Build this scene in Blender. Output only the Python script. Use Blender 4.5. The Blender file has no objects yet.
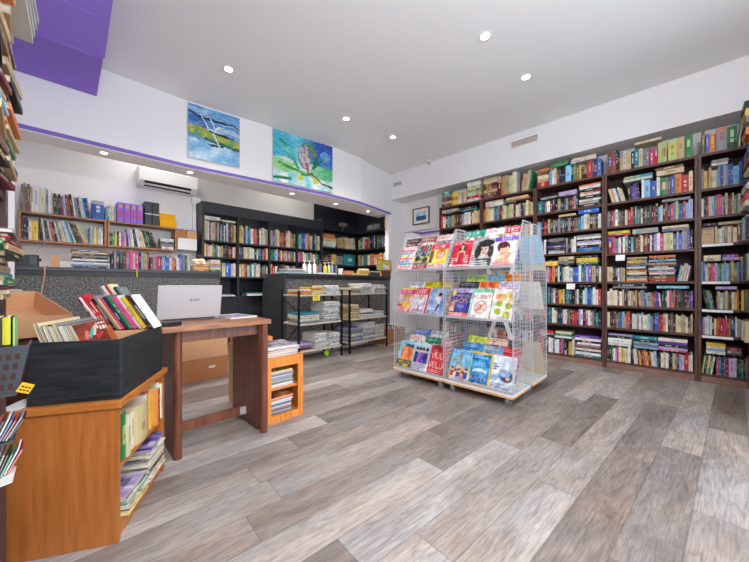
import bpy, math, random
from mathutils import Matrix, Vector, noise
R2 = math.sqrt(2.0)
FPX, CX, CY = 311.0, 374.5, 285.0
C = bpy.context.scene.collection
rng = random.Random(7)
rad = math.radians

# ------------------------------------------------------------------ measuring helpers
def xy_on_y(px, Y):
    t = (px - CX) / FPX
    return Y * (1 + t) / (1 - t)
def y_on_x(px, X):
    t = (px - CX) / FPX
    return X * (1 - t) / (1 + t)
def z_at(py, X, Y):
    return 1 + (CY - py) / FPX * (X + Y) / R2
def lin(c):
    out = []
    for v in c[:3]:
        v = min(max(v / 255.0, 0), 1)
        out.append(v / 12.92 if v <= 0.04045 else ((v + 0.055) / 1.055) ** 2.4)
    return (out[0], out[1], out[2], 1.0)

ONES = "zeroth first second third fourth fifth sixth seventh eighth ninth tenth eleventh twelfth thirteenth fourteenth fifteenth sixteenth seventeenth eighteenth nineteenth".split()
TENS = {2: ("twentieth", "twenty"), 3: ("thirtieth", "thirty"), 4: ("fortieth", "forty"), 5: ("fiftieth", "fifty")}
def nth(n):
    if n < 20: return ONES[n]
    a, b = divmod(n, 10)
    return TENS[a][0] if b == 0 else TENS[a][1] + "-" + ONES[b]

# ------------------------------------------------------------------ mesh builder (world coordinates)
class MB:
    def __init__(s, M=None):
        s.v, s.f, s.c, s.m = [], [], [], []
        s.M, s.col, s.mi = M, (0.5, 0.5, 0.5, 1), 0
    def add(s, pts, faces, cols=None):
        b = len(s.v)
        if s.M is not None: pts = [s.M @ Vector(p) for p in pts]
        s.v.extend([tuple(p) for p in pts])
        for i, f in enumerate(faces):
            s.f.append([b + k for k in f]); s.m.append(s.mi)
            s.c.append(cols[i] if cols else s.col)
        return s
    def box(s, a, b, col=None):
        if col: s.col = col
        x0, y0, z0 = [min(a[i], b[i]) for i in range(3)]; x1, y1, z1 = [max(a[i], b[i]) for i in range(3)]
        return s.add([(x0,y0,z0),(x1,y0,z0),(x1,y1,z0),(x0,y1,z0),(x0,y0,z1),(x1,y0,z1),(x1,y1,z1),(x0,y1,z1)],
              [(0,3,2,1),(4,5,6,7),(0,1,5,4),(1,2,6,5),(2,3,7,6),(3,0,4,7)])
    def cyl(s, p0, p1, r, n=10, r1=None, caps=True):
        p0, p1 = Vector(p0), Vector(p1); d = (p1 - p0).normalized(); r1 = r if r1 is None else r1
        u = d.orthogonal().normalized(); w = d.cross(u); pts = []
        for p, q in ((p0, r), (p1, r1)):
            for k in range(n):
                a = 2 * math.pi * k / n
                pts.append(p + u * (math.cos(a) * q) + w * (math.sin(a) * q))
        fs = [(k, (k + 1) % n, n + (k + 1) % n, n + k) for k in range(n)]
        if caps: fs += [tuple(range(n))[::-1], tuple(range(n, 2 * n))]
        return s.add(pts, fs)
    def bar(s, p0, p1, w, h=None):
        """square-section bar"""
        p0, p1 = Vector(p0), Vector(p1); d = (p1 - p0).normalized(); h = h or w
        up = Vector((0, 0, 1)) if abs(d.z) < 0.9 else Vector((0, 1, 0))
        u = d.cross(up).normalized(); t = u.cross(d)
        pts = []
        for p in (p0, p1):
            for a, b in ((-1,-1),(1,-1),(1,1),(-1,1)): pts.append(p + u * (a * w / 2) + t * (b * h / 2))
        return s.add(pts, [(3,2,1,0),(4,5,6,7),(0,1,5,4),(1,2,6,5),(2,3,7,6),(3,0,4,7)])
    def lathe(s, prof, base=(0,0,0), n=16):
        bx, by, bz = base; pts = []; fs = []
        for r, z in prof:
            for k in range(n):
                a = 2 * math.pi * k / n; pts.append((bx + r * math.cos(a), by + r * math.sin(a), bz + z))
        for i in range(len(prof) - 1):
            for k in range(n):
                fs.append((i*n+k, i*n+(k+1)%n, (i+1)*n+(k+1)%n, (i+1)*n+k))
        fs.append(tuple(range(n))[::-1]); fs.append(tuple(range((len(prof)-1)*n, len(prof)*n)))
        return s.add(pts, fs)
    def ball(s, c, r, n=12, m=8):
        if not isinstance(r, (tuple, list)): r = (r, r, r)
        pts = [(c[0], c[1], c[2]-r[2])]; fs = []
        for i in range(1, m):
            p = math.pi * i / m - math.pi / 2
            for k in range(n):
                a = 2*math.pi*k/n
                pts.append((c[0]+r[0]*math.cos(p)*math.cos(a), c[1]+r[1]*math.cos(p)*math.sin(a), c[2]+r[2]*math.sin(p)))
        pts.append((c[0], c[1], c[2]+r[2])); L = len(pts)-1
        for k in range(n): fs.append((0, 1+(k+1)%n, 1+k)); fs.append((L, L-n+k, L-n+(k+1)%n))
        for i in range(m-2):
            for k in range(n):
                a = 1+i*n; fs.append((a+k, a+(k+1)%n, a+n+(k+1)%n, a+n+k))
        return s.add(pts, fs)
    def prism(s, poly, axis, a, b):
        """extrude a 2D polygon along an axis (0,1,2) from a to b"""
        def P(p, t):
            q = list(p); q.insert(axis, t); return tuple(q)
        n = len(poly); pts = [P(p, a) for p in poly] + [P(p, b) for p in poly]
        fs = [tuple(range(n))[::-1], tuple(range(n, 2*n))] + [(k, (k+1)%n, n+(k+1)%n, n+k) for k in range(n)]
        return s.add(pts, fs)
    def build(s, name, mats, parent=None, origin=None, smooth=False, bevel=0):
        if not isinstance(mats, (list, tuple)): mats = [mats]
        if origin is None:
            if parent is not None: origin = parent.location.copy()
            else:
                lo = [min(p[i] for p in s.v) for i in range(3)]; hi = [max(p[i] for p in s.v) for i in range(3)]
                origin = Vector(((lo[0]+hi[0])/2, (lo[1]+hi[1])/2, lo[2]))
        origin = Vector(origin)
        me = bpy.data.meshes.new(name)
        me.from_pydata([Vector(p) - origin for p in s.v], [], s.f)
        ca = me.color_attributes.new("Col", 'FLOAT_COLOR', 'CORNER'); buf = []
        for f, c in zip(s.f, s.c): buf.extend(list(c) * len(f))
        ca.data.foreach_set("color", buf)
        for m in mats: me.materials.append(m)
        me.polygons.foreach_set("material_index", s.m)
        if smooth: me.polygons.foreach_set("use_smooth", [True] * len(s.f))
        me.update()
        o = bpy.data.objects.new(name, me); C.objects.link(o)
        if parent is not None: o.parent = parent
        else: o.location = origin
        if bevel:
            bm = o.modifiers.new("bevel", 'BEVEL'); bm.width = bevel; bm.segments = 2; bm.limit_method = 'ANGLE'
        return o

def tag(o, label=None, cat=None, group=None, kind=None):
    if label: o['label'] = label
    if cat: o['category'] = cat
    if group: o['group'] = group
    if kind: o['kind'] = kind
    return o
def thing(name, label, cat, loc=(0,0,0), group=None):
    o = bpy.data.objects.new(name, None); C.objects.link(o); o.location = loc; o.empty_display_size = 0.1
    return tag(o, label, cat, group)
def struct(name, mb, mats):
    return tag(mb.build(name, mats), kind='structure')

# ------------------------------------------------------------------ materials
def nodes(name):
    m = bpy.data.materials.new(name); m.use_nodes = True
    nt = m.node_tree; return m, nt, nt.nodes["Principled BSDF"]
def N(nt, t, **kw):
    n = nt.nodes.new(t)
    for k, v in kw.items(): setattr(n, k, v)
    return n
def plain(name, rgb, rough=0.5, metal=0.0, nz=0.04, scale=30, emit=0):
    m, nt, b = nodes(name); c = lin(rgb)
    tc = N(nt, 'ShaderNodeTexCoord'); no = N(nt, 'ShaderNodeTexNoise'); no.inputs['Scale'].default_value = scale
    no.inputs['Detail'].default_value = 4
    nt.links.new(tc.outputs['Object'], no.inputs['Vector'])
    mx = N(nt, 'ShaderNodeMix', data_type='RGBA'); nt.links.new(no.outputs['Fac'], mx.inputs[0])
    mx.inputs[6].default_value = [v * (1 - nz) for v in c[:3]] + [1]; mx.inputs[7].default_value = [min(v * (1 + nz), 1) for v in c[:3]] + [1]
    nt.links.new(mx.outputs[2], b.inputs['Base Color'])
    b.inputs['Roughness'].default_value = rough; b.inputs['Metallic'].default_value = metal
    if emit:
        b.inputs['Emission Color'].default_value = c; b.inputs['Emission Strength'].default_value = emit
    return m
def painted(name, rough, spec=0.5):
    m, nt, b = nodes(name); a = N(nt, 'ShaderNodeAttribute', attribute_name="Col")
    nt.links.new(a.outputs['Color'], b.inputs['Base Color']); b.inputs['Roughness'].default_value = rough
    b.inputs['Specular IOR Level'].default_value = spec
    return m
def wood(name, dark, light, rough=0.45, scale=(1, 1, 12), rot=(0,0,0), big=3.0):
    m, nt, b = nodes(name)
    tc = N(nt, 'ShaderNodeTexCoord'); mp = N(nt, 'ShaderNodeMapping')
    mp.inputs['Scale'].default_value = scale; mp.inputs['Rotation'].default_value = rot
    nt.links.new(tc.outputs['Object'], mp.inputs['Vector'])
    n1 = N(nt, 'ShaderNodeTexNoise'); n1.inputs['Scale'].default_value = big; n1.inputs['Detail'].default_value = 8; n1.inputs['Distortion'].default_value = 0.4
    nt.links.new(mp.outputs[0], n1.inputs['Vector'])
    cr = N(nt, 'ShaderNodeValToRGB'); cr.color_ramp.elements[0].position = 0.3; cr.color_ramp.elements[1].position = 0.72
    cr.color_ramp.elements[0].color = lin(dark); cr.color_ramp.elements[1].color = lin(light)
    nt.links.new(n1.outputs['Fac'], cr.inputs[0]); nt.links.new(cr.outputs[0], b.inputs['Base Color'])
    b.inputs['Roughness'].default_value = rough
    return m
def speckle(name, base, spot, rough=0.6):
    m, nt, b = nodes(name)
    tc = N(nt, 'ShaderNodeTexCoord'); n1 = N(nt, 'ShaderNodeTexNoise'); n1.inputs['Scale'].default_value = 70; n1.inputs['Detail'].default_value = 3
    n1.inputs['Roughness'].default_value = 0.8
    nt.links.new(tc.outputs['Object'], n1.inputs['Vector'])
    cr = N(nt, 'ShaderNodeValToRGB'); e = cr.color_ramp.elements
    e[0].position = 0.42; e[0].color = lin(base); e[1].position = 0.66; e[1].color = lin(spot)
    nt.links.new(n1.outputs['Fac'], cr.inputs[0]); nt.links.new(cr.outputs[0], b.inputs['Base Color'])
    b.inputs['Roughness'].default_value = rough
    return m
def floor_mat():
    m, nt, b = nodes("floor_planks"); L = nt.links
    def math_(op, a, bb=None):
        n = N(nt, 'ShaderNodeMath', operation=op)
        for i, q in enumerate((a, bb)):
            if q is None: continue
            if isinstance(q, (int, float)): n.inputs[i].default_value = q
            else: L.new(q, n.inputs[i])
        return n.outputs[0]
    tc = N(nt, 'ShaderNodeTexCoord'); mp = N(nt, 'ShaderNodeMapping'); mp.inputs['Rotation'].default_value = (0, 0, rad(4.2))
    L.new(tc.outputs['Object'], mp.inputs['Vector'])
    sp = N(nt, 'ShaderNodeSeparateXYZ'); L.new(mp.outputs[0], sp.inputs[0])
    W, LEN = 0.18, 1.22
    vr = math_('DIVIDE', sp.outputs[1], W); row = math_('FLOOR', vr); fv = math_('FRACT', vr)
    wn = N(nt, 'ShaderNodeTexWhiteNoise', noise_dimensions='1D'); L.new(row, wn.inputs['W'])
    ur = math_('ADD', math_('DIVIDE', sp.outputs[0], LEN), wn.outputs['Value']); col = math_('FLOOR', ur); fu = math_('FRACT', ur)
    cb = N(nt, 'ShaderNodeCombineXYZ'); L.new(col, cb.inputs[0]); L.new(row, cb.inputs[1])
    w2 = N(nt, 'ShaderNodeTexWhiteNoise', noise_dimensions='3D'); L.new(cb.outputs[0], w2.inputs['Vector'])
    # grain, offset per plank
    off = N(nt, 'ShaderNodeVectorMath', operation='MULTIPLY_ADD'); L.new(w2.outputs['Color'], off.inputs[0])
    off.inputs[1].default_value = (7, 7, 7); L.new(mp.outputs[0], off.inputs[2])
    def nz(scale, sv, det, dist=0.0, rgh=0.6):
        mm = N(nt, 'ShaderNodeMapping'); mm.inputs['Scale'].default_value = sv; L.new(off.outputs[0], mm.inputs['Vector'])
        n = N(nt, 'ShaderNodeTexNoise'); n.inputs['Scale'].default_value = scale; n.inputs['Detail'].default_value = det
        n.inputs['Distortion'].default_value = dist; n.inputs['Roughness'].default_value = rgh; L.new(mm.outputs[0], n.inputs['Vector']); return n.outputs['Fac']
    blot = nz(2.0, (1, 3.4, 1), 6, 0.8, 0.68)
    fine = nz(9, (1, 14, 1), 8, 0.3, 0.7)
    swirl = nz(4, (1, 7, 1), 6, 2.2, 0.65)
    cr = N(nt, 'ShaderNodeValToRGB'); e = cr.color_ramp.elements
    e[0].position = 0.0; e[0].color = lin((100, 90, 85)); e[1].position = 1.0; e[1].color = lin((192, 187, 183))
    q = e.new(0.35); q.color = lin((136, 126, 120)); q = e.new(0.7); q.color = lin((166, 158, 153))
    tone = math_('ADD', math_('MULTIPLY', w2.outputs['Value'], 0.62), math_('MULTIPLY', blot, 1.15)); tone = math_('SUBTRACT', tone, 0.38)
    L.new(tone, cr.inputs[0])
    g = N(nt, 'ShaderNodeMapRange'); L.new(fine, g.inputs[0]); g.inputs[1].default_value = 0.32; g.inputs[2].default_value = 0.62; g.inputs[3].default_value = 0.66; g.inputs[4].default_value = 1.14
    g2 = N(nt, 'ShaderNodeMapRange'); L.new(swirl, g2.inputs[0]); g2.inputs[1].default_value = 0.38; g2.inputs[2].default_value = 0.5; g2.inputs[3].default_value = 0.8; g2.inputs[4].default_value = 1.04
    gg = math_('MULTIPLY', g.outputs[0], g2.outputs[0])
    # seams
    ev = math_('MINIMUM', fv, math_('SUBTRACT', 1, fv)); eu = math_('MINIMUM', fu, math_('SUBTRACT', 1, fu))
    sv = N(nt, 'ShaderNodeMapRange'); L.new(math_('MULTIPLY', ev, W), sv.inputs[0]); sv.inputs[1].default_value = 0; sv.inputs[2].default_value = 0.004; sv.inputs[3].default_value = 0.62
    su = N(nt, 'ShaderNodeMapRange'); L.new(math_('MULTIPLY', eu, LEN), su.inputs[0]); su.inputs[1].default_value = 0; su.inputs[2].default_value = 0.004; su.inputs[3].default_value = 0.62
    gg = math_('MULTIPLY', gg, math_('MULTIPLY', sv.outputs[0], su.outputs[0]))
    sx = N(nt, 'ShaderNodeSeparateXYZ'); L.new(w2.outputs['Color'], sx.inputs[0])
    tint = N(nt, 'ShaderNodeMix', data_type='RGBA', blend_type='MULTIPLY'); tint.inputs[0].default_value = 1
    tr = N(nt, 'ShaderNodeValToRGB'); tr.color_ramp.elements[0].color = (.90, .96, 1.04, 1); tr.color_ramp.elements[1].color = (1.06, .96, .90, 1); L.new(nz(1.3, (1, 1.6, 1), 3), tr.inputs[0]); tr.color_ramp.elements[0].position = .3; tr.color_ramp.elements[1].position = .7
    L.new(cr.outputs[0], tint.inputs[6]); L.new(tr.outputs[0], tint.inputs[7])
    mul = N(nt, 'ShaderNodeVectorMath', operation='SCALE'); L.new(tint.outputs[2], mul.inputs[0]); L.new(gg, mul.inputs['Scale'])
    L.new(mul.outputs[0], b.inputs['Base Color'])
    b.inputs['Roughness'].default_value = 0.42; b.inputs['Specular IOR Level'].default_value = 0.4
    bp = N(nt, 'ShaderNodeBump'); bp.inputs['Strength'].default_value = 0.15; bp.inputs['Distance'].default_value = 0.002
    L.new(gg, bp.inputs['Height']); L.new(bp.outputs[0], b.inputs['Normal'])
    return m

M = {}
M['wallshade'] = plain("shaded_wall_paint", (196, 193, 190), 0.75, nz=0.02, scale=4)  # wall white toned down to grey, shade put into the colour
M['wall'] = plain("white_wall_paint", (230, 228, 230), 0.75, nz=0.01, scale=6)
M['ceiling'] = plain("ceiling_paint", (238, 237, 238), 0.85, nz=0.01, scale=5)
M['floor'] = floor_mat()
M['purple'] = plain("purple_paint", (152, 124, 220), 0.9, nz=0.03, scale=5)
M['purple'].node_tree.nodes['Principled BSDF'].inputs['Specular IOR Level'].default_value = .1
M['stripe'] = plain("purple_trim_paint", (112, 86, 178), 0.5, nz=0.03)
M['cover'] = painted("printed_cover", 0.45, 0.4)
M['gloss'] = painted("glossy_print", 0.35, 0.3)
M['paper'] = painted("matt_paper", 0.8, 0.2)
M['case'] = wood("dark_brown_veneer", (62, 36, 32), (104, 66, 56), 0.5, (14, 14, 1.2))
M['caseback'] = wood("dark_back_board", (42, 25, 22), (60, 38, 32), 0.7, (10, 10, 1))
M['plinth'] = wood("brown_plinth_veneer", (120, 88, 76), (160, 124, 108), 0.5, (14, 2, 14))
M['oak'] = wood("orange_oak_veneer", (164, 92, 40), (192, 118, 58), 0.4, (16, 16, 1.3))
M['oakh'] = wood("orange_oak_edge", (172, 98, 42), (204, 128, 62), 0.4, (2, 2, 18))
M['pine'] = wood("orange_pine", (206, 118, 40), (232, 150, 66), 0.4, (12, 12, 1.5))
M['boxwood'] = wood("light_brown_wood", (150, 98, 62), (190, 136, 92), 0.5, (2, 12, 12))
M['desk'] = wood("mahogany_desk", (88, 46, 34), (136, 80, 56), 0.35, (14, 14, 1.2))
M['desktop'] = wood("worn_desk_top", (128, 76, 48), (184, 128, 86), 0.35, (2, 16, 16))
M['black'] = plain("black_laminate", (34, 37, 43), 0.45, nz=0.12, scale=9)
M['counter'] = plain("charcoal_counter", (58, 60, 66), 0.4, nz=0.1, scale=8)
M['speckle'] = speckle("speckled_grey_laminate", (48, 49, 51), (148, 146, 142))
M['crate'] = wood("black_worn_wood", (16, 20, 24), (46, 50, 54), 0.6, (2, 2, 16), big=4)
M['metal'] = plain("black_steel", (30, 32, 36), 0.4, 0.6)
M['chrome'] = plain("white_wire", (196, 196, 202), 0.35, 0.2)
M['galv'] = plain("galvanised_wire", (186, 187, 192), 0.4, 0.3)
M['silver'] = plain("silver_lid", (188, 184, 187), 0.42, 0.2, nz=0.015, scale=3)
M['white'] = plain("white_plastic", (236, 236, 236), 0.4, nz=0.01)
M['grey'] = plain("grey_plastic", (82, 86, 92), 0.5)
M['dark'] = plain("dark_plastic", (26, 27, 30), 0.4)
M['card'] = plain("brown_cardboard", (186, 124, 78), 0.8, nz=0.05, scale=12)
M['cardlight'] = plain("tan_cardboard", (212, 162, 120), 0.8, nz=0.04, scale=12)
M['palewood'] = plain("pale_shelf_board", (196, 184, 170), 0.6, nz=0.06, scale=20)
M['underlight'] = plain("lightened_underside_paint", (249, 249, 249), 0.7, nz=0.005)  # whiter than the walls, brightness put into the beam underside's colour
M['fangrey'] = plain("warm_grey_plastic", (128, 118, 106), 0.5)
M['letter'] = plain("pale_letter_paint", (176, 180, 186), 0.5)
M['rubber'] = plain("grey_rubber", (120, 122, 126), 0.5)
M['plush'] = plain("cream_plush", (206, 196, 168), 0.95, nz=0.15, scale=160)
M['plushdark'] = plain("brown_plush", (70, 42, 36), 0.95, nz=0.15, scale=160)
M['lamp'] = plain("lamp_glow", (255, 250, 240), 0.5, emit=14)
M['gold'] = plain("gold_frame", (150, 104, 56), 0.4)

PAL = {'K': ((27,27,30),'black'), 'D': ((66,68,72),'charcoal'), 'A': ((138,138,140),'grey'), 'W': ((222,221,217),'white'), 'C': ((216,202,170),'cream'),
 'E': ((190,164,124),'tan'), 'U': ((112,76,54),'brown'), 'H': ((112,34,44),'maroon'), 'R': ((186,44,50),'red'), 'M': ((200,66,124),'pink'), 'O': ((206,122,62),'orange'),
 'Y': ((218,186,72),'yellow'), 'L': ((176,190,124),'pale green'), 'G': ((48,124,78),'green'), 'T': ((44,130,142),'teal'), 'S': ((134,186,220),'light blue'),
 'B': ((46,98,182),'blue'), 'N': ((36,48,92),'navy'), 'P': ((98,66,156),'purple'), 'V': ((176,162,206),'lavender')}
def jit(c, r, a=14):
    d = r.uniform(-a, a); return tuple(min(max(v + d + r.uniform(-a/2, a/2), 4), 250) for v in c)

# ------------------------------------------------------------------ books
BOOKS = []
PAGE = [(206,194,170), (216,206,188), (190,172,138), (220,214,200)]
def book_geom(w, h, d, rgb, r):
    """local: x thickness (centred), spine at y=0 facing -y, z up. -> verts, faces, colours"""
    base = lin(rgb); lum = sum(rgb) / 3
    ink = lin(r.choice([(240,238,230),(232,214,150),(236,236,240),(250,250,250)]) if lum < 130 else r.choice([(34,34,40),(60,40,36),(150,36,40),(40,56,110),(30,30,30)]))
    alt = lin(PAL[r.choice("KWRBYGCNTO")][0])
    page = lin(r.choice(PAGE))
    k_ = r.uniform(.3, .62); ink = tuple(base[i] + (ink[i] - base[i]) * k_ for i in range(3)) + (1,)
    k_ = .55; alt = tuple(base[i] + (alt[i] - base[i]) * k_ for i in range(3)) + (1,)
    st = r.random(); e = 0.0025
    # spine rows
    zs = [0, .05, .09]
    rows = []
    t0, t1 = r.uniform(.28,.4), r.uniform(.62,.9)
    cuts = [0.0, .06, .085]
    ndash = max(3, int((t1 - t0) * h / 0.016))
    for i in range(ndash + 1): cuts.append(t0 + (t1 - t0) * i / ndash)
    cuts += [t1 + .03 if t1 < .9 else .94, 1.0]
    cuts = sorted(set(round(c, 4) for c in cuts))
    xs = [-w/2, -w*.17, w*.17, w/2]; bow = [0, -w*.05, -w*.05, 0]
    V, Fc, Cc = [], [], []
    for c in cuts:
        for x, bb in zip(xs, bow): V.append((x, bb, c * h))
    nR = len(cuts)
    for i in range(nR - 1):
        zc = (cuts[i] + cuts[i+1]) / 2; dash = t0 < zc < t1
        for k in range(3):
            a = i*4+k
            col = base
            if st < .12 and (zc < .085 and zc > .06): col = ink
            if k == 1 and dash and r.random() < .72: col = ink
            if k == 1 and .06 < zc < .085 and st < .7: col = ink
            if st > .86 and t0 < zc < t1 and k != 1: col = alt
            if .76 < st <= .86 and zc > t1: col = alt
            if .70 < st <= .76 and zc < .2: col = alt
            Fc.append((a, a+1, a+5, a+4)); Cc.append(col)
    b = len(V)
    bl, br = 0, 3; tl, tr = (nR-1)*4, (nR-1)*4+3
    V += [(-w/2, d, 0), (w/2, d, 0), (w/2, d, h), (-w/2, d, h)]      # b..b+3
    Fc += [(bl, tl) + () if False else (b, b+3, tl, *[i*4 for i in range(nR-2, -1, -1)])]; Cc += [base]
    Fc += [(b+1, *[i*4+3 for i in range(nR)], b+2)]; Cc += [base]
    Fc += [(0, b, b+1, 3, 2, 1)]; Cc += [base]
    # fore edge
    Fc += [(b, b+1, b+2, b+3)]; Cc += [page]
    # top with recessed pages
    e = min(e, w * .2); i0 = len(V)
    V += [(-w/2+e, e, h), (w/2-e, e, h), (w/2-e, d, h), (-w/2+e, d, h), (-w/2+e, e, h-.003), (w/2-e, e, h-.003), (w/2-e, d, h-.003), (-w/2+e, d, h-.003)]
    Fc += [(tl, tl+1, tl+2, tr, i0+1, i0), (tr, b+2, i0+2, i0+1), (b+3, tl, i0, i0+3), (i0, i0+1, i0+5, i0+4), (i0+1, i0+2, i0+6, i0+5), (i0+3, i0, i0+4, i0+7), (i0+4, i0+5, i0+6, i0+7)]
    Cc += [base, base, base, page, page, page, page]
    return V, Fc, Cc

def frame(origin, deg):
    return Matrix.Translation(Vector(origin)) @ Matrix.Rotation(rad(deg), 4, 'Z')
def put_book(F, x, y, z, w, h, d, code, kind, desc, vis=1.0, lean=0.0, yaw=0.0):
    """kind u: upright with lower left corner at x; f: lying with its right end at x"""
    rgb = jit(PAL[code][0], rng)
    if kind == 'u':
        if lean <= 0: Ml = Matrix.Translation((x, y, z)) @ Matrix.Rotation(rad(lean), 4, 'Y') @ Matrix.Translation((w/2, 0, 0))
        else: Ml = Matrix.Translation((x + w / math.cos(rad(lean)), y, z)) @ Matrix.Rotation(rad(lean), 4, 'Y') @ Matrix.Translation((-w/2, 0, 0))
    else:
        Ml = Matrix.Translation((x - h/2, y + d/2, z + w/2)) @ Matrix.Rotation(rad(yaw), 4, 'Z') @ Matrix.Translation((h/2, -d/2, 0)) @ Matrix.Rotation(rad(-90), 4, 'Y')
    Mw = F @ Ml
    p = Mw @ Vector((0, 0, h/2)); fwd = max((p.x + p.y) / R2, 0.3)
    nrm = (F.to_3x3() @ Vector((0, -1, 0))); view = (Vector((0, 0, 1)) - p).normalized()
    area = w * h * (FPX / fwd) ** 2 * max(nrm.dot(view), 0.12) * vis
    BOOKS.append(dict(w=w, h=h, d=d, rgb=rgb, M=Mw, name=PAL[code][1], desc=desc, area=area, seed=rng.random()))
def parse(codes):
    out = []; i = 0
    while i < len(codes):
        c = codes[i]; m = 1.0
        if c == ' ': i += 1; continue
        if i + 1 < len(codes) and codes[i+1].isdigit(): m = float(codes[i+1]); i += 1
        out.append((c, m)); i += 1
    return out
COUNT = {}
def bump(key):
    COUNT[key] = COUNT.get(key, 0) + 1; return COUNT[key]
def shelf_row(F, W, z, clear, segs, where, depth=0.2, inset=0.012, vis=1.0):
    """W: inner width; segs: (kind, x0, x1, codes, hfrac, lean)"""
    top_of = 0; upright = 0
    for sg in segs:
        kind, x0, x1, codes = sg[:4]; hf = sg[4] if len(sg) > 4 else 0.8; lean = sg[5] if len(sg) > 5 else 0
        x0 *= W; x1 *= W; cs = parse(codes)
        if kind == 'u' and isinstance(lean, tuple):
            hmax = clear * hf; a0, a1 = lean; n = len(cs); wt = [m * rng.uniform(.7, 1.35) for c, m in cs]; tot = sum(wt)
            room = (x1 - x0 - .002 - hmax * abs(math.sin(rad(a1)))) * math.cos(rad((a0 + a1) / 2)); x = x0; prev = 0.0
            for i, ((c, m), q) in enumerate(zip(cs, wt)):
                a = a0 + (a1 - a0) * i / max(n - 1, 1); w = room * q / tot; h = hmax * rng.uniform(.84, .98)
                x += hmax * (math.sin(rad(abs(a))) - math.sin(rad(abs(prev)))); prev = a; upright += 1
                put_book(F, x, inset + rng.uniform(0, .02), z + .001, max(w - .0012, .004), h, depth * rng.uniform(.78, 1), c, 'u', f"{nth(bump((where,'u')))} upright from the left, {where}", vis, -abs(a))
                x += w / math.cos(rad(a))
            top_of = z + hmax
        elif kind == 'u':
            hmax = clear * hf; cl = math.cos(rad(lean)); sl = abs(math.sin(rad(lean)))
            room = (x1 - x0 - hmax * sl - 0.002) * cl
            wt = [m * rng.uniform(.7, 1.35) for c, m in cs]; tot = sum(wt)
            x = x0 + (hmax * sl if lean < 0 else 0)
            for (c, m), q in zip(cs, wt):
                w = room * q / tot; h = hmax * rng.uniform(.8, 1.0)
                if lean: h *= .97
                upright += 1
                put_book(F, x, inset + rng.uniform(0, .025), z + .001, max(w - .0012, .004), h, depth * rng.uniform(.78, 1), c, 'u',
                         f"{nth(bump((where,'u')))} upright from the left, {where}", vis, lean)
                x += w / cl
            top_of = z + hmax
        else:
            n = len(cs); wid = x1 - x0
            zz = z + .001 if kind == 'f' else max(top_of, z) + .002
            room = clear * hf if kind == 'f' else min(clear + z - zz, .028 * sum(m for c, m in cs))
            if room <= .004: continue
            wt = [m * rng.uniform(.7, 1.3) for c, m in cs]; tot = sum(wt)
            if kind == 'f': k_stack = bump((where, 'f')); lab = f"up, {nth(k_stack)} flat pile, {where}"
            else: lab = f"laid atop the uprights, {where}"
            for i, ((c, m), q) in enumerate(zip(cs, wt)):
                w = room * q / tot; ln = min(wid * rng.uniform(.86, 1.0), .33) if kind == 'f' else min(wid, .32) * rng.uniform(.92, 1)
                xr = x1 - (wid - ln) * rng.uniform(0.2, .8)
                d = f"{nth(i+1)} {lab}" if kind == 'f' else f"{nth(bump((where,'t')))} {lab}"
                put_book(F, xr, inset - (.0 if kind == 'f' else .004) + rng.uniform(0, .02), zz, w - .001, ln, depth * rng.uniform(.8, 1), c, 'f', d, vis, yaw=rng.uniform(-1.5, 1.5))
                zz += w
# ================================================================== SETTING
CEIL = 3.2
XR, XW = 4.64, 5.0            # bulkhead face over the right-hand bookcases, wall behind them
YB = 5.55                     # back wall of the counter area
b = MB(); b.box((-0.6, -1.15, -0.08), (5.9, 5.7, 0)); struct('floor', b, M['floor'])
b = MB(); b.box((-0.6, -1.15, CEIL), (5.9, 5.7, CEIL + .1)); struct('ceiling', b, M['ceiling'])
b = MB(); b.box((-0.6, -1.15, 0), (-0.45, 5.7, CEIL)); struct('wall_left', b, M['wall'])
b = MB(); b.box((-0.45, YB, 0), (1.5, YB + .15, CEIL)); struct('wall_back', b, M['wall'])
b = MB(); b.box((1.5005, YB, 0), (5.1, YB + .15, CEIL)); struct('wall_back_bay', b, M['wallshade'])  # shade on this stretch of wall is in its colour
# right wall with the doorway, and the bulkhead over the bookcases
b = MB(); b.box((XW, -1.15, 0), (XW + .12, 3.06, CEIL)); b.box((XW, 3.06, 2.09), (XW + .12, 4.2, CEIL)); struct('wall_right', b, M['wall'])
b = MB(); b.box((XR, -1.15, 2.695), (XW - .001, 4.16, CEIL)); struct('ceiling_bulkhead', b, M['wall'])
# wall with the paintings: faceted beam over the counter opening
PLAN = [(-.45, 4.2), (1.03, 4.2), (2.06, 4.08), (3.02, 3.975), (3.644, 3.975), (4.63, 4.165)]
b = MB(); poly = PLAN + [(4.63, 4.5), (-.45, 4.5)]
b.prism(poly, 2, 2.40, CEIL - .0005); struct('wall_front', b, M['wall'])
b = MB(); b.prism(poly, 2, 2.394, 2.3995); struct('lightened_underside', b, M['underlight'])  # thin slab added below the beam to make its underside look brighter
b = MB()
for (x0, y0), (x1, y1) in zip(PLAN[:-1], PLAN[1:]):
    b.prism([(x0, y0 - .006), (x1, y1 - .006), (x1, y1 + .01), (x0, y0 + .01)], 2, 2.402, 2.44)
struct('trim_1', b, M['stripe'])
# short wall between the counter opening and the right wall
b = MB(); b.box((4.63, 4.165, 0), (5.75, 4.25, CEIL - .001)); struct('wall_corner', b, M['wall'])
b = MB(); b.box((4.98, 4.25, 0), (5.1, YB, CEIL)); struct('wall_counter_side', b, M['wallshade'])
b = MB(); b.box((4.565, 4.17, 0), (4.63, 4.26, 2.40)); struct('trim_2', b, M['white'])
b = MB(); b.box((-.338, 4.13, 0), (-.305, 4.19, 2.398)); struct('trim_3', b, M['white'])
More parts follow.
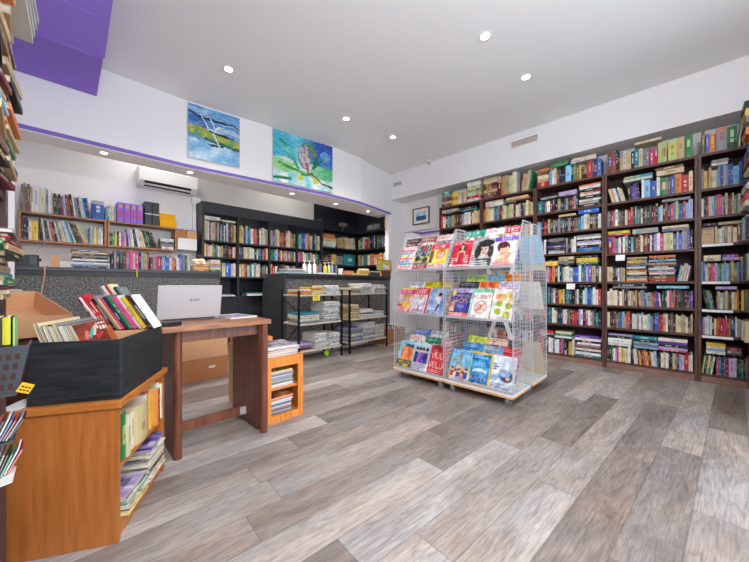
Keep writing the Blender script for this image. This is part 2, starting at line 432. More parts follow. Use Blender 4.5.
# passage behind the doorway
b = MB(); b.box((5.655, 2.4, 0), (5.78, 4.2, CEIL - .001)); b.box((XW + .12, 2.4, 0), (5.655, 2.5, CEIL - .001)); struct('wall_passage', b, M['wall'])
b = MB(); b.box((XW + .12, 4.155, 2.13), (5.645, 4.165, 2.175)); b.box((5.642, 2.5, 2.13), (5.655, 4.165, 2.175)); struct('trim_4', b, M['stripe'])
# shop front behind the camera: wide glazed opening that lets the daylight in
b = MB()
b.box((-.45, -1.15, 0), (4.99, -1.05, .12)); b.box((-.45, -1.15, 3.0), (4.99, -1.05, CEIL)); b.box((3.2, -1.15, .12), (4.99, -1.05, 3.0)); struct('wall_shopfront', b, M['wall'])
b = MB(); b.box((-.45, -1.13, .12), (-.39, -1.07, 3.0)); b.box((1.36, -1.13, .12), (1.42, -1.07, 3.0)); b.box((3.14, -1.13, .12), (3.2, -1.07, 3.0))
b.box((-.45, -1.13, .12), (3.2, -1.07, .17)); b.box((-.45, -1.13, 2.95), (3.2, -1.07, 3.0)); struct('window_1', b, M['dark'])

# purple boxed-in underside near the ceiling
pt = thing('ceiling_box', "purple painted boxed section hanging under the ceiling by the wall", "ceiling box", (-.1, 3.8, 2.9))
b = MB(); b.box((-.448, 3.47, 2.9), (.235, 4.194, CEIL - .002)); b.build('lower_box', M['purple'], pt)
b = MB(); b.prism([(3.46, 2.905), (3.46, CEIL - .002), (1.2, CEIL - .002), (1.2, 3.195), (2.3, 3.07)], 0, -.448, .245); b.build('sloping_panel', M['purple'], pt)
b = MB(); b.prism([(3.1, 2.955), (3.1, 2.975), (3.04, 2.985), (3.04, 2.962)], 0, -.448, .15); b.build('rail', M['purple'], pt)

# ------------------------------------------------------------------ fixed things on the walls and ceiling
def downlight(x, y, z, label, group, r=.038):
    t = thing('downlight', label, 'ceiling light', (x, y, z), group)
    b = MB(); b.lathe([(r + .016, 0), (r + .018, -.004), (r + .004, -.007), (r, -.004), (r, 0)], (x, y, z - .0005)); b.build('trim_ring', M['white'], t, smooth=False)
    b = MB(); b.cyl((x, y, z - .0005), (x, y, z - .003), r - .001, 16); b.build('lamp_face', M['lamp'], t)
    l = bpy.data.lights.new('downlight_lamp', 'SPOT'); l.energy = 42; l.spot_size = rad(130); l.spot_blend = 0.8; l.shadow_soft_size = .05; l.color = (1, .95, .88)
    o = bpy.data.objects.new('downlight_lamp', l); C.objects.link(o); o.parent = t; o.location = (0, 0, -.02)
    return t
for i, (px, py, lab) in enumerate([(485, 36, "ceiling downlight highest up in the photo, nearest the camera"), (526, 77, "ceiling downlight second along the row parallel to the air vent bulkhead"),
      (228.5, 69, "ceiling downlight above the smaller painting, near the purple box"), (346, 118.5, "ceiling downlight in front of the larger painting"), (393, 137, "ceiling downlight nearest the far room corner")]):
    fw = 2.2 * FPX / (CY - py); t = (px - CX) / FPX; downlight(fw * (1 + t) / R2, fw * (1 - t) / R2, CEIL, lab, "ceiling downlights")
for px, lab in [(104, "first beam downlight from the left, over the low wooden wall shelves"), (190, "second beam downlight from the left, beside the air conditioner"), (292, "third beam downlight from the left, under the larger painting"),
      (336, "fourth beam downlight from the left, before the black corner shelving"), (368, "beam downlight nearest the white end post")]:
    X, Y = xy_on_y(px, 4.33 if px < 250 else 4.24), (4.33 if px < 250 else 4.24)
    downlight(X, Y, 2.394, lab, "beam downlights", .03)

def vent(Y0, Y1, z0, z1, label, name='air_vent'):
    t = thing(name, label, 'air vent', (XR - .01, (Y0 + Y1) / 2, z0))
    X = XR - .001; b = MB()
    for a, c in (((X - .012, Y0, z0), (X, Y1, z0 + .014)), ((X - .012, Y0, z1 - .014), (X, Y1, z1)), ((X - .012, Y0, z0 + .014), (X, Y0 + .014, z1 - .014)), ((X - .012, Y1 - .014, z0 + .014), (X, Y1, z1 - .014))): b.box(a, c)
    b.build('frame', M['white'], t)
    b = MB(); b.box((X - .001, Y0 + .014, z0 + .014), (X, Y1 - .014, z1 - .014)); b.build('backing', M['dark'], t)
    zc = (z0 + z1) / 2
    for k in range(3):
        b = MB(); hh = (z1 - z0 - .028 - .012) / 3; zz = z0 + .020 + k * hh
        b.prism([(X - .008, zz), (X - .006, zz + hh - .003), (X - .004, zz + hh - .003), (X - .006, zz)], 1, Y0 + .015, Y1 - .015); b.build('louvre', M['palewood'], t)
vent(1.43, 1.81, 2.985, 3.095, "white rectangular air vent set in the bulkhead above the bookcases")
vent(3.87, 4.12, 2.93, 3.03, "small pale vent panel at the far corner end of the bulkhead", 'access_vent')
t = thing('security_camera', "small dome security camera under the ceiling beside the bulkhead", "camera", (4.56, 3.2, CEIL))
b = MB(); b.lathe([(.045, 0), (.045, -.02), (.03, -.025)], (4.56, 3.2, CEIL - .001)); b.build('mount', M['white'], t)
b = MB(); b.ball((4.56, 3.2, CEIL - .04), .036); b.build('dome', M['silver'], t, smooth=True)

# framed print on the wall over the doorway
def raster_to_mesh(name, grid, w, h, mat, parent=None, Mx=None, thick=.0, back=(235, 233, 228)):
    """a flat printed sheet: one face per printed cell, facing -y, lower left corner at origin"""
    nr, nc = len(grid), len(grid[0]); b = MB(Mx); V = []; F = []; Cc = []
    for j in range(nr + 1):
        for i in range(nc + 1): V.append((w * i / nc, 0, h * j / nr))
    for j in range(nr):
        for i in range(nc):
            a = j*(nc+1)+i; F.append((a, a+1, a+nc+2, a+nc+1)); Cc.append(lin(grid[nr-1-j][i]))
    if thick:
        L = len(V); V += [(0, thick, 0), (w, thick, 0), (w, thick, h), (0, thick, h)]
        bl = [i for i in range(nc+1)]; tp = [nr*(nc+1)+i for i in range(nc+1)]
        lf = [j*(nc+1) for j in range(nr+1)]; rt = [j*(nc+1)+nc for j in range(nr+1)]
        bk = lin(back)
        F += [(L+1, L, L+3, L+2), (L, L+1, *bl[::-1]), (*tp, L+2, L+3), (L, *lf, L+3)[:1] + tuple(lf) + (L+3,) if False else (L+3, *lf[::-1], L), (L+1, *rt, L+2)]
        Cc += [bk] * 5
    b.add(V, F, Cc)
    return b.build(name, mat, parent)

def nz(x, y, s=1.0, k=0): return noise.noise(Vector((x * s, y * s, k * 7.3)))
def mixc(a, c, t):
    t = min(max(t, 0), 1); return tuple(a[i] + (c[i] - a[i]) * t for i in range(3))
def seg(u, v, ax, ay, bx, by):
    dx, dy = bx - ax, by - ay; t = ((u-ax)*dx + (v-ay)*dy) / (dx*dx + dy*dy); t = min(max(t, 0), 1)
    return math.hypot(u - ax - t*dx, v - ay - t*dy)
def paint_small(u, v):     # v from the top
    n = nz(u, v, 3, 1) * .5 + nz(u * .6, v * 3, 5, 2) * .5
    vv = v - .12 * u
    c = mixc((70, 130, 200), (170, 205, 232), .5 + n * 1.2)
    if vv < .1: c = mixc(c, (86, 150, 205), .6)
    if .16 < vv < .3: c = mixc((40, 92, 160), (110, 160, 210), .5 + n)
    if .02 < vv < .1 and u < .35: c = mixc(c, (190, 205, 215), .6)
    if abs(vv - .14 - .03 * math.sin(u * 6)) < .022 * (1.2 - abs(u - .4)): c = (20, 24, 40)
    if abs(vv - .375) < .03 * (1 - abs(u - .42) * 1.5) : c = (18, 24, 36)
    if .36 < vv < .44 and u < .4: c = mixc(c, (222, 224, 214), .6)
    if .22 < vv < .3 and u > .55: c = mixc(c, (214, 220, 224), .7)
    g = .47 + .12 * (u - .5)
    if abs(v - g - .06) < .075: c = mixc((96, 160, 80), (180, 170, 70), .5 + nz(u, v, 9, 4) * 1.3)
    if abs(v - g - .13) < .03 and u > .3: c = mixc((40, 130, 110), (30, 40, 60), .5 + n)
    if abs(v - .70 + .05 * u) < .02 and .38 < u < .68: c = (24, 40, 66)
    if v > .62 and c[2] > 150: c = mixc((120, 176, 218), (200, 222, 236), .5 + nz(u, v, 5, 6) * 1.4)
    for a in ((.22, .12, .38, .42), (.42, .2, .52, .38), (.46, .44, .62, .75), (.52, .42, .40, .40), (.58, .3, .5, .42)):
        if seg(u, v, *a) < .011: c = (226, 232, 238)
    return c
def paint_large(u, v):
    n = nz(u, v, 4, 11)
    c = mixc((60, 170, 205), (120, 200, 214), .5 + n)
    if u > .48: c = mixc(c, (28, 70, 170), min((u - .48) * 4, 1) * (1.05 - v * .9))
    if v > .5: c = mixc((150, 205, 150), (210, 226, 214), .5 + nz(u, v, 5, 12) * 1.6)
    if v > .5 and u > .6: c = mixc(c, (70, 180, 120), .6 + n)
    if v > .78: c = mixc((120, 200, 215), (226, 236, 232), .5 + nz(u * 2, v, 4, 13) * 1.5)
    if seg(u, v, .12, .18, .3, .42) < .035 or seg(u, v, .3, .42, .4, .62) < .03: c = mixc((30, 150, 120), (90, 200, 190), .5 + n * 2)
    if seg(u, v, .03, .26, .28, .5) < .014: c = (40, 160, 140)
    e = ((u - .5) / .1) ** 2 + ((v - .36) / .26) ** 2
    if e < 1: c = mixc((206, 186, 182), (110, 110, 130), .3 + nz(u * 3, v, 9, 14) * 1.6) if e < .8 else mixc(c, (40, 90, 110), .7)
    if seg(u, v, .56, .08, .70, .36) < .03: c = mixc((96, 140, 40), (150, 110, 50), .5 + n * 2)
    if seg(u, v, .70, .36, .66, .56) < .03 or seg(u, v, .85, .3, .68, .55) < .018: c = (20, 110, 70)
    if (u - .86) ** 2 + (v - .28) ** 2 < .010: c = mixc((120, 180, 230), c, .3)
    if seg(u, v, .1, .62, .5, .72) < .035: c = mixc((40, 150, 50), (110, 190, 60), .5 + n * 2)
    if seg(u, v, .45, .76, .62, .70) < .03: c = (44, 140, 60)
    if seg(u, v, 0, .93, .26, .90) < .028: c = (20, 116, 60)
    if (u - .68) ** 2 + (v - .83) ** 2 < .004 or (u - .42) ** 2 + (v - .84) ** 2 < .003: c = (206, 214, 60)
    if seg(u, v, .62, .70, .8, .86) < .014 or seg(u, v, .8, .86, 1.0, .93) < .02: c = (96, 48, 36)
    if seg(u, v, .52, .5, .56, .68) < .02: c = (170, 80, 110)
    return c
def canvas_painting(fn, p0, p1, z0, z1, label, nc, nr):
    v = Vector((p1[0]-p0[0], p1[1]-p0[1], 0)); w = v.length; ang = math.degrees(math.atan2(v.y, v.x))
    nrm = Vector((v.y, -v.x, 0)).normalized()
    Fm = frame((p0[0] + nrm.x * .032, p0[1] + nrm.y * .032, z0), ang)
    t = thing('painting', label, 'painting', ((p0[0]+p1[0])/2 + nrm.x*.016, (p0[1]+p1[1])/2 + nrm.y*.016, z0))
    def brushed(u, v):
        wu = u + .035 * nz(u, v, 4, 81) + .014 * nz(u, v, 13, 82); wv = v + .035 * nz(u, v, 4, 83) + .014 * nz(u, v, 13, 84)
        q = nz(u * 1.0 + v * .4, v * 2.6, 16, 85) + .6 * nz(u, v, 34, 86); c = fn(wu, wv)
        return mixc(c, (236, 240, 238), .34 * q) if q > 0 else mixc(c, (24, 60, 90), -.26 * q)
    g = [[brushed((i + .5) / nc, (j + .5) / nr) for i in range(nc)] for j in range(nr)]
    raster_to_mesh('canvas', g, w, z1 - z0, M['gloss'], t, Fm, .022)
    b = MB(Fm)
    for a, c in (((.02, .0225, .02), (w - .02, .031, .05)), ((.02, .0225, z1 - z0 - .05), (w - .02, .031, z1 - z0 - .02))): b.box(a, c)
    b.build('stretcher', M['boxwood'], t)
def on_plan(px, k):
    (x0, y0), (x1, y1) = PLAN[k], PLAN[k+1]; t = (px - CX) / FPX
    dx, dy = (1 + t), (1 - t)      # ray direction (X, Y)
    s = (x0 * (y1 - y0) - y0 * (x1 - x0)) / (dx * (y1 - y0) - dy * (x1 - x0)); return (dx * s, dy * s)
canvas_painting(paint_small, on_plan(187.5, 1), on_plan(239, 1), 2.525, 3.165, "smaller abstract landscape painting in blues and green, near the purple box", 70, 74)
canvas_painting(paint_large, on_plan(272, 2), on_plan(331.5, 2), 2.452, 3.178, "larger blue and green abstract painting of leaves and a lily", 96, 70)

t = thing('framed_print', "small dark framed seascape print hung on the white wall above the doorway", "picture", (4.98, 3.69, 2.2))
b = MB(); y0, y1, z0, z1 = 3.49, 3.89, 2.2, 2.525
for a, c in (((4.975, y0, z0), (4.998, y1, z0+.02)), ((4.975, y0, z1-.02), (4.998, y1, z1)), ((4.975, y0, z0+.02), (4.998, y0+.02, z1-.02)), ((4.975, y1-.02, z0+.02), (4.998, y1, z1-.02))): b.box(a, c)
b.build('frame', M['desk'], t)
def sea(u, v):
    if not (.18 < u < .82 and .2 < v < .8): return (236, 234, 226)
    if v < .5: return mixc((150, 190, 220), (220, 230, 236), .5 + nz(u, v, 6, 3))
    if v < .58 and .3 < u < .75 and nz(u, 0, 14, 4) > -.1: return (70, 76, 90)
    return mixc((70, 120, 170), (40, 70, 110), .5 + nz(u, v * 3, 8, 5))
raster_to_mesh('print', [[sea((i+.5)/30, (j+.5)/24) for i in range(30)] for j in range(24)], .36, .285, M['gloss'], t, frame((4.985, y1 - .02, z0 + .02), -90), .004)

# air conditioner on the back wall
t = thing('air_conditioner', "white split air conditioner on the wall behind the counter", "air conditioner", (1.1, 5.45, 2.39))
b = MB(); b.prism([(5.547, 2.395), (5.547, 2.67), (5.36, 2.67), (5.335, 2.64), (5.335, 2.47), (5.40, 2.40)], 0, .735, 1.47); b.build('body', M['white'], t, bevel=.008)
b = MB(); b.prism([(5.332, 2.462), (5.336, 2.468), (5.396, 2.402), (5.392, 2.398)], 0, .80, 1.38); b.build('outlet', M['dark'], t)
b = MB(); b.prism([(5.349, 2.432), (5.353, 2.436), (5.372, 2.417), (5.367, 2.413)], 0, .80, 1.38); b.build('flap', M['white'], t)
b = MB(); b.box((1.43, 5.49, 2.30), (1.545, 5.548, 2.39)); b.box((1.445, 5.50, 1.86), (1.492, 5.548, 2.30)); tag(b.build('cable_duct', M['white']), "white boxed duct running down the wall from the air conditioner", "cable duct")

# ================================================================== BOOKCASES
ZS = [2.345, 1.985, 1.70, 1.42, 1.04, .755, .49, .09]
def bookcase(Fm, W, zs, top, depth, label, name='bookcase', mats=('case', 'case', 'caseback', 'plinth'), group=None, plinth=True, th=.022, loc=None, zbase=0.0):
    o = Fm @ Vector((W/2, depth/2, zbase)); t = thing(name, label, 'bookcase', o, group)
    for xa in (0, W - th):
        b = MB(Fm); b.box((xa, 0, zbase), (xa + th, depth, top)); b.build('side_panel', M[mats[0]], t)
    for z in zs:
        b = MB(Fm); e = .0005 if z < top - .03 else 0
        if z > top - .03: b.box((th, 0, z - .026), (W - th, depth, z))
        else: b.box((th, .004, z - .024), (W - th, depth - .008, z))
        b.build('shelf', M[mats[1]], t)
    b = MB(Fm); b.box((th, depth - .008, zbase + .01), (W - th, depth - .001, top - .03)); b.build('back_panel', M[mats[2]], t)
    if plinth:
        b = MB(Fm); b.box((th, .01, zbase), (W - th, .03, zs[-1] - .024)); b.build('plinth', M[mats[3]], t)
    return t
CASES = {}
for key, yl, w, lab in (('E', 3.04, .77, "tall brown bookcase nearest the doorway, behind the magazine racks"), ('D', 2.268, .785, "tall brown bookcase second from the doorway, largely hidden by magazine racks"),
                        ('A', 1.481, .785, "tall brown bookcase third from the doorway, beside the magazine racks"), ('B', .694, .785, "tall brown bookcase fourth from the doorway, facing the open floor"),
                        ('C', -.093, .785, "tall brown bookcase fifth from the doorway, at the photo's right edge")):
    zs = list(ZS)
    if key == 'B': zs[3] = 1.378
    Fm = frame((XR, yl, 0), -90); CASES[key] = (Fm, w, zs)
    bookcase(Fm, w - .002, zs, 2.345, .30, lab, group=None)
CN = {'E': 'first', 'D': 'second', 'A': 'third', 'B': 'fourth', 'C': 'fifth'}
def case_row(key, lv, segs, vis=1.0, hmul=1.0):
    Fm, w, zs = CASES[key]; th = .024; z = zs[lv]
    up = 2.69 if lv == 0 else zs[lv-1] - .028
    where = (f"{nth(lv)} shelf down" if lv else "topmost row") + f", {CN[key]} brown bookcase from doorway"
    if key == 'C': segs = [(q[0], q[1]*.46, q[2]*.46) + tuple(q[3:]) for q in segs]
    F2 = Fm @ Matrix.Translation((th, 0, 0)); shelf_row(F2, w - 2*th - .002, z, up - z, segs, where, .22, .012, vis)

case_row('E', 0, [('f',0,.3,'UEHAG',.75),('u',.30,.46,'Y2',.8),('u',.46,.66,'WWEC',.68),('f',.67,1,'WRWLCW',.9)])
case_row('E', 1, [('u',0,1,'RCKVGEUKUVWCWRCYCE',.68),('t',.02,.45,'KEA'),('t',.5,.95,'TK')])
case_row('D', 0, [('f',0,.31,'HUEUHCE',.9),('u',.31,.38,'H',.9),('u',.38,.52,'OEE',.88),('u',.53,.75,'CCCWA',.9),('u',.75,1,'HEECECG',.86,8)])
case_row('D', 1, [('u',0,1,'OYECCGTAHUCCELCHCCNNECEC',.66),('t',.05,.42,'W2C'),('t',.45,.92,'KOC')])
case_row('A', 0, [('f',0,.2,'R2ECUO',.72),('u',.2,.99,'S2WCUNKKS2KG2UYKKR2NNB2',.66),('t',.24,.5,'G2'),('t',.55,.92,'WC')])
case_row('B', 0, [('u',0,.2,'U2RKKE',.8),('u',.2,.52,'CEKTCAA',.64),('u',.52,.72,'MRLL',.66),('u',.73,.99,'L2EG2',.76),('t',.33,.66,'C')])
case_row('C', 0, [('u',0,.08,'U2',.8),('u',.085,.3,'BO2',.62),('u',.3,.72,'A7G5',.68),('u',.72,.98,'C2NKWN',.74,6)])
# B
case_row('B', 1, [('u',.0,.24,'CEWBCC',.58,-14),('u',.24,.42,'KPPK',.6,-6),('u',.43,.99,'WS2B2 W G2UB O2R2C',.66),('t',.2,.56,'WT'),('t',.58,.9,'C2U')])
case_row('B', 2, [('u',0,.99,'AKRAWUDUDCHRRKTAKWKDKDKRKSWKRKMACGBRSV2',.8),('t',.66,.96,'A')])
case_row('B', 3, [('u',0,.99,'H2MAWKWAKSKUUCKRKWKVWMCLCTVBVAPK',.7),('t',.0,.3,'RY'),('t',.32,.62,'A2'),('t',.66,.95,'AC')])
case_row('B', 4, [('u',0,.23,'CEKKWAE',.64),('f',.24,.50,'OWAKCOKCBUYKE',.9),('f',.505,.82,'RRUKWMTWKUEKSKO',.92),('u',.825,.99,'SWCEWVWH',.66,9)])
case_row('B', 5, [('u',0,.38,'WCCCWRWEKHWEUE',.8),('u',.38,.66,'EAANSEARUPPW',.76,-5),('u',.66,.99,'KKGWMTRKUKDKHKPP',.8),('t',.06,.5,'AK'),('t',.6,.95,'S')])
case_row('B', 6, [('u',0,.99,'CKHHTUBSOORKWWAWVWCSANBBRRECKUKCCEEWKE',.84)])
case_row('B', 7, [('u',0,.3,'KKGWVMCYCCW',.5),('u',.3,.62,'KWCUYKROYKOWWS',.5,-5),('u',.62,.99,'KWCWKKCENVWR2WW',.5),('t',.01,.32,'WW2KV'),('t',.33,.62,'SASKT'),('t',.62,.93,'MVKPW')])
# A
case_row('A', 1, [('u',0,.66,'T2KAWHKKAKKAKKRAK',.56),('f',.665,.99,'KAWKWRKWO',.86),('t',.05,.34,'A'),('t',.36,.64,'VV')])
case_row('A', 2, [('u',0,.99,'VSBKRKEKAKAKAKKAKHUTSWEKUKW',.78),('t',.35,.62,'E'),('t',.66,.96,'B2')])
case_row('A', 3, [('u',0,.17,'OKTWK',.85),('f',.175,.47,'WAKPKKA',.8),('u',.475,.63,'AKNWW',.82),('f',.635,.99,'TBKWVKWA',.85)])
case_row('A', 4, [('u',0,.99,'HKUMVRROKWKTWWWBBWGBVPEKC',.62),('t',.13,.34,'Y2K'),('t',.35,.6,'KAUE'),('t',.63,.95,'GYYK')])
case_row('A', 5, [('u',0,.99,'EEWNTKTKACNRYUYKTTKKAWKKWSBBSWWR',.84),('t',.65,.95,'K')])
case_row('A', 6, [('u',0,.99,'KTUHUONTKWWCNKNCWUAKRRNVWKMWWAKTK',.86)])
case_row('A', 7, [('u',0,.6,'RRRKNWWBWWKMNKKYEC',.56),('f',.605,.99,'TWKWHAWKWP',.72),('t',.02,.28,'KAR'),('t',.3,.56,'WGC')])
# C
case_row('C', 1, [('u',0,.96,'AYAECCSABSEBBS2B2B2',.66),('t',.2,.55,'WA')])
case_row('C', 2, [('u',0,.96,'WKKRCSTMMVKCUUCATCHKBW',.86)])
case_row('C', 3, [('u',0,.27,'E8',.7),('u',.275,.96,'ECWCACECUYEY',.72),('t',.03,.3,'K'),('t',.33,.9,'E')])
case_row('C', 4, [('u',0,.96,'SBCEHMMVTGSASTO2G2VPCYU2',.58),('t',.05,.4,'CC'),('t',.42,.75,'VP'),('t',.76,.95,'Y')])
case_row('C', 5, [('u',0,.3,'KKGAK',.86,-10),('u',.3,.96,'KEWAEUKWYOKBSGN',.78),('t',.3,.72,'V')])
case_row('C', 6, [('u',0,.96,'PVWWSWKCORRMRRKNNWA6',.86)])
case_row('C', 7, [('u',0,.3,'LKCGW',.55,7),('u',.3,.96,'MTNPHV2WNKTKAR',.56),('t',.1,.5,'WSCY'),('t',.52,.8,'KAH')])
# rows mostly hidden behind the magazine racks
for key in 'ED':
    for lv in range(2, 8):
        case_row(key, lv, [('u', 0, .99, ''.join(rng.choice('KWAECRNTUBGVOYHS') for _ in range(24)), .7)], vis=.12)

# white price / category cards on the shelf edges
def card(name, X, Y0, Y1, z0, z1, label, tilt=0.0, mat='white'):
    b = MB(); b.prism([(X - .004 - tilt, z0), (X - .0025 - tilt, z0), (X - .0015, z1), (X - .003, z1)], 1, Y0, Y1)
    tag(b.build(name, M[mat]), label, 'shelf card')
for z, y0, y1, lab in ((1.42, -.33, -.12, "fourth"), (1.04, -.31, -.12, "fifth"), (.755, -.33, -.12, "sixth"), (.49, -.33, -.12, "seventh")):
    card('shelf_card', XR, y0, y1, z - .03, z - .004, f"long white label strip on the {lab} shelf edge of the fifth brown bookcase")
card('shelf_card', XR, .50, .585, 1.285, 1.355, "white paper card hanging in the fourth brown bookcase above flat piles", .02)
card('shelf_card', XR, 1.0, 1.095, .945, 1.018, "white paper card hanging from a middle shelf of the third brown bookcase", .02)

# bookcase at the frame's right edge, standing along the shop-front side
Fg = frame((4.62, -.425, 0), 180)
bookcase(Fg, 1.2, ZS, 2.345, .30, "brown bookcase seen end-on at the photo's extreme right edge")
for z, segs, up in ((2.345, [('f', .02, .25, 'OKAYK', .9)], .34), (1.985, [('u', .02, .12, 'WCK', .7), ('f', .13, .4, 'WKRNB', .6)], .33), (1.70, [('f',.02,.3,'WRHW',.8)], .26), (1.42, [('u', .02, .3, 'S2W2VK', .85)], .25),
                 (1.04, [('u', .02, .3, 'SVWKA', .7)], .35), (.755, [('u', .02, .3, 'YKUUG', .8)], .26), (.49, [('u', .02, .3, 'WWKC', .85)], .24)):
    shelf_row(Fg @ Matrix.Translation((.024, 0, 0)), 1.15, z, up, segs, f"shelf at {'zero' if False else nth(ZS.index(z)+1)} level, end-on bookcase at right edge", .24, -.055, .5)

# ------------------------------------------------------------------ left foreground bookcase with piles of flat books
XL, YL = -.135, 1.60
Fl = frame((XL, .35, 0), 90); WL = YL - .35
LZ = [2.5, 1.95, 1.545, 1.30, .96, .70, .40, .06]
bookcase(Fl, WL, LZ[1:], 2.6, .30, "dark brown bookcase at the extreme left crammed with flat piles of books")
LCODES = {1.545: 'UKOEHKEOUEKC', 1.95: 'EGRAOKCWRUKE', 1.30: 'HKENSEGEOUOK', .96: 'ECHGTEUKEHRA', .70: 'KWNK', .40: 'RBKWA'}
for z, up in ((1.95, .5), (1.545, .26), (1.30, .22), (.96, .2)):
    for near in (0, 1):
        zz = z + .001; tot = up * .96; cs = [k for k in LCODES[z] if not k.isdigit()]
        if near: cs = cs[::-1]
        lv = {1.95: 'topmost', 1.545: 'second', 1.30: 'third', .96: 'fourth'}[z]
        ws = [rng.uniform(.6, 1.3) for _ in cs]; sc = tot / sum(ws)
        for i, (c, q) in enumerate(zip(cs, ws)):
            w = q * sc; ln = rng.uniform(.22, .26)
            xr = WL - .03 - rng.uniform(0, .045) - (.30 if near else 0)
            put_book(Fl, xr, -rng.uniform(.008, .036), zz, w - .0012, ln, rng.uniform(.15, .2), c, 'f', f"{nth(i+1)} up, {lv} {'nearer' if near else 'farther'} flat pile, bookcase at far left", 2.0 if not near else .6, yaw=rng.uniform(-5, 5)); zz += w
# ================================================================== COUNTER AREA
def counter(x0, x1, yf, yb, h, label, rounded=False):
    t = thing('counter', label, 'counter', ((x0+x1)/2, (yf+yb)/2, 0))
    b = MB(); b.box((x0, yf, h - .035), (x1, yb, h)); b.build('worktop', M['counter'], t, bevel=.004)
    b = MB(); b.box((x0 + .02, yf + .012, h - .085), (x1 - .01, yf + .03, h - .036)); b.build('top_rail', M['black'], t)
    b = MB(); b.box((x0 + .02, yf + .02, .001), (x1 - .01, yf + .045, h - .086)); b.build('front_panel', M['speckle'], t)
    for xa in (x0 + .001, x1 - .032):
        b = MB(); b.prism([(yf + .046, .001), (yb - .02, .001), (yb - .02, h - .036), (yf + .046, h - .036)], 0, xa, xa + .03); b.build('side_panel', M['counter'], t)
    b = MB(); b.box((x0 + .033, yb - .04, .001), (x1 - .034, yb - .025, h - .3)); b.build('back_panel', M['black'], t)
    return t
# left of the opening and right of the opening
counter(-.445, 1.43, 4.21, 4.62, 1.17, "charcoal counter with a speckled front, carrying the long book row")
HC = 1.175
t = thing('counter', "charcoal counter with speckled front behind the black metal shelving, bottles on top", 'counter', (3.4, 4.4, 0))
b = MB(); b.box((2.26, 4.1, HC - .035), (4.56, 4.74, HC)); b.build('worktop', M['counter'], t, bevel=.004)
b = MB(); b.box((2.30, 4.112, HC - .085), (4.555, 4.13, HC - .036)); b.build('top_rail', M['black'], t)
b = MB(); b.box((2.30, 4.125, .001), (4.555, 4.15, HC - .086)); b.build('front_panel', M['speckle'], t)
b = MB(); pr = [(4.112, .001), (4.82, .001), (4.82, HC - .2)] + [(4.82 - .17 * (1 - math.cos(a)), HC - .2 + .163 * math.sin(a)) for a in [rad(k) for k in (20, 45, 70, 88)]] + [(4.112, HC - .037)]
b.prism(pr, 0, 2.265, 2.297); b.build('side_panel', M['counter'], t)

# ------------------------------------------------------------------ black bookcases along the back wall
Yk = 5.23
t = thing('black_bookcase', "long black four-bay bookcase against the shaded back wall behind the counters", 'bookcase', (2.6, 5.39, 0))
UP = [1.515, 2.045, 2.595, 3.15, 3.712]
for i, x in enumerate(UP):
    b = MB(); b.box((x - .016, Yk, .001), (x + .016, Yk + .295, 2.29)); b.build('upright', M['black'], t)
b = MB(); b.box((UP[0] + .017, Yk - .012, 2.12), (UP[-1] + .016, Yk - .001, 2.29)); b.build('fascia', M['black'], t)
for i in range(4):
    for z in (1.70, 1.445, 1.137, .82):
        b = MB(); b.box((UP[i] + .017, Yk + .004, z - .024), (UP[i+1] - .017, Yk + .29, z)); b.build('shelf', M['black'], t)
    b = MB(); b.box((UP[i] + .017, Yk + .292, .01), (UP[i+1] - .017, Yk + .30, 2.28)); b.build('back_panel', M['black'], t)
    b = MB(); b.box((UP[i] + .018, Yk + .002, .06), (UP[i+1] - .018, Yk + .02, .79)); d = b.build('door', M['black'], t)
Fb = frame((0, Yk, 0), 0)
ROWS = {0: ['CCEWUCVEYKAGKCNBWKWHTKRGYC', 'YYVKSBGWWRONNWKCCA', 'EEBAECUURHCWOOG', 'TLBBBEOBCUNTLC'],
        1: ['COCWOGGWEEKKKHRKCR', 'NNNCCCWCWWKWTGNVRC', 'GGGTSWNRCUOVVRCTGHC', 'VMREWWGLTCOCTGGK'],
        2: ['CWEURRUCBBVC', 'CCEERHWSTWACWWKUTNC', 'ERWKUACTRW', 'HKUCMWRKEVCG']}
for r, (z, up, hf) in enumerate(((1.70, .42, .76), (1.445, .225, .92), (1.137, .28, .86))):
    for i in range(4):
        F2 = Fb @ Matrix.Translation((UP[i] + .018, 0, 0)); w = UP[i+1] - UP[i] - .036
        sg = [('u', .0, .99, ROWS[r][i], hf)]
        if r == 0 and i == 0: sg.append(('t', .02, .5, 'W2')); sg.append(('t', .52, .97, 'C'))
        shelf_row(F2, w, z, up, sg, f"{nth(r+1)} row, {nth(i+1)} bay of the black bookcase", .23, .02)
for i, cs in ((0, 'WA'), (1, 'WCT'), (2, 'GW')):
    for k, c in enumerate(cs):
        x = UP[i] + .25 + rng.uniform(-.03, .03); b = MB(); b.col = lin(jit(PAL[c][0], rng))
        b.box((x - .16, Yk - .1 + .02*k, .8215 + .016*k), (x + .2, Yk + .16, .836 + .016*k))
        tag(b.build('magazine', M['gloss']), f"{PAL[c][1]} magazine lying {nth(k+1)} up on the low shelf of the black bookcase's {nth(i+1)} bay", 'magazine', None)

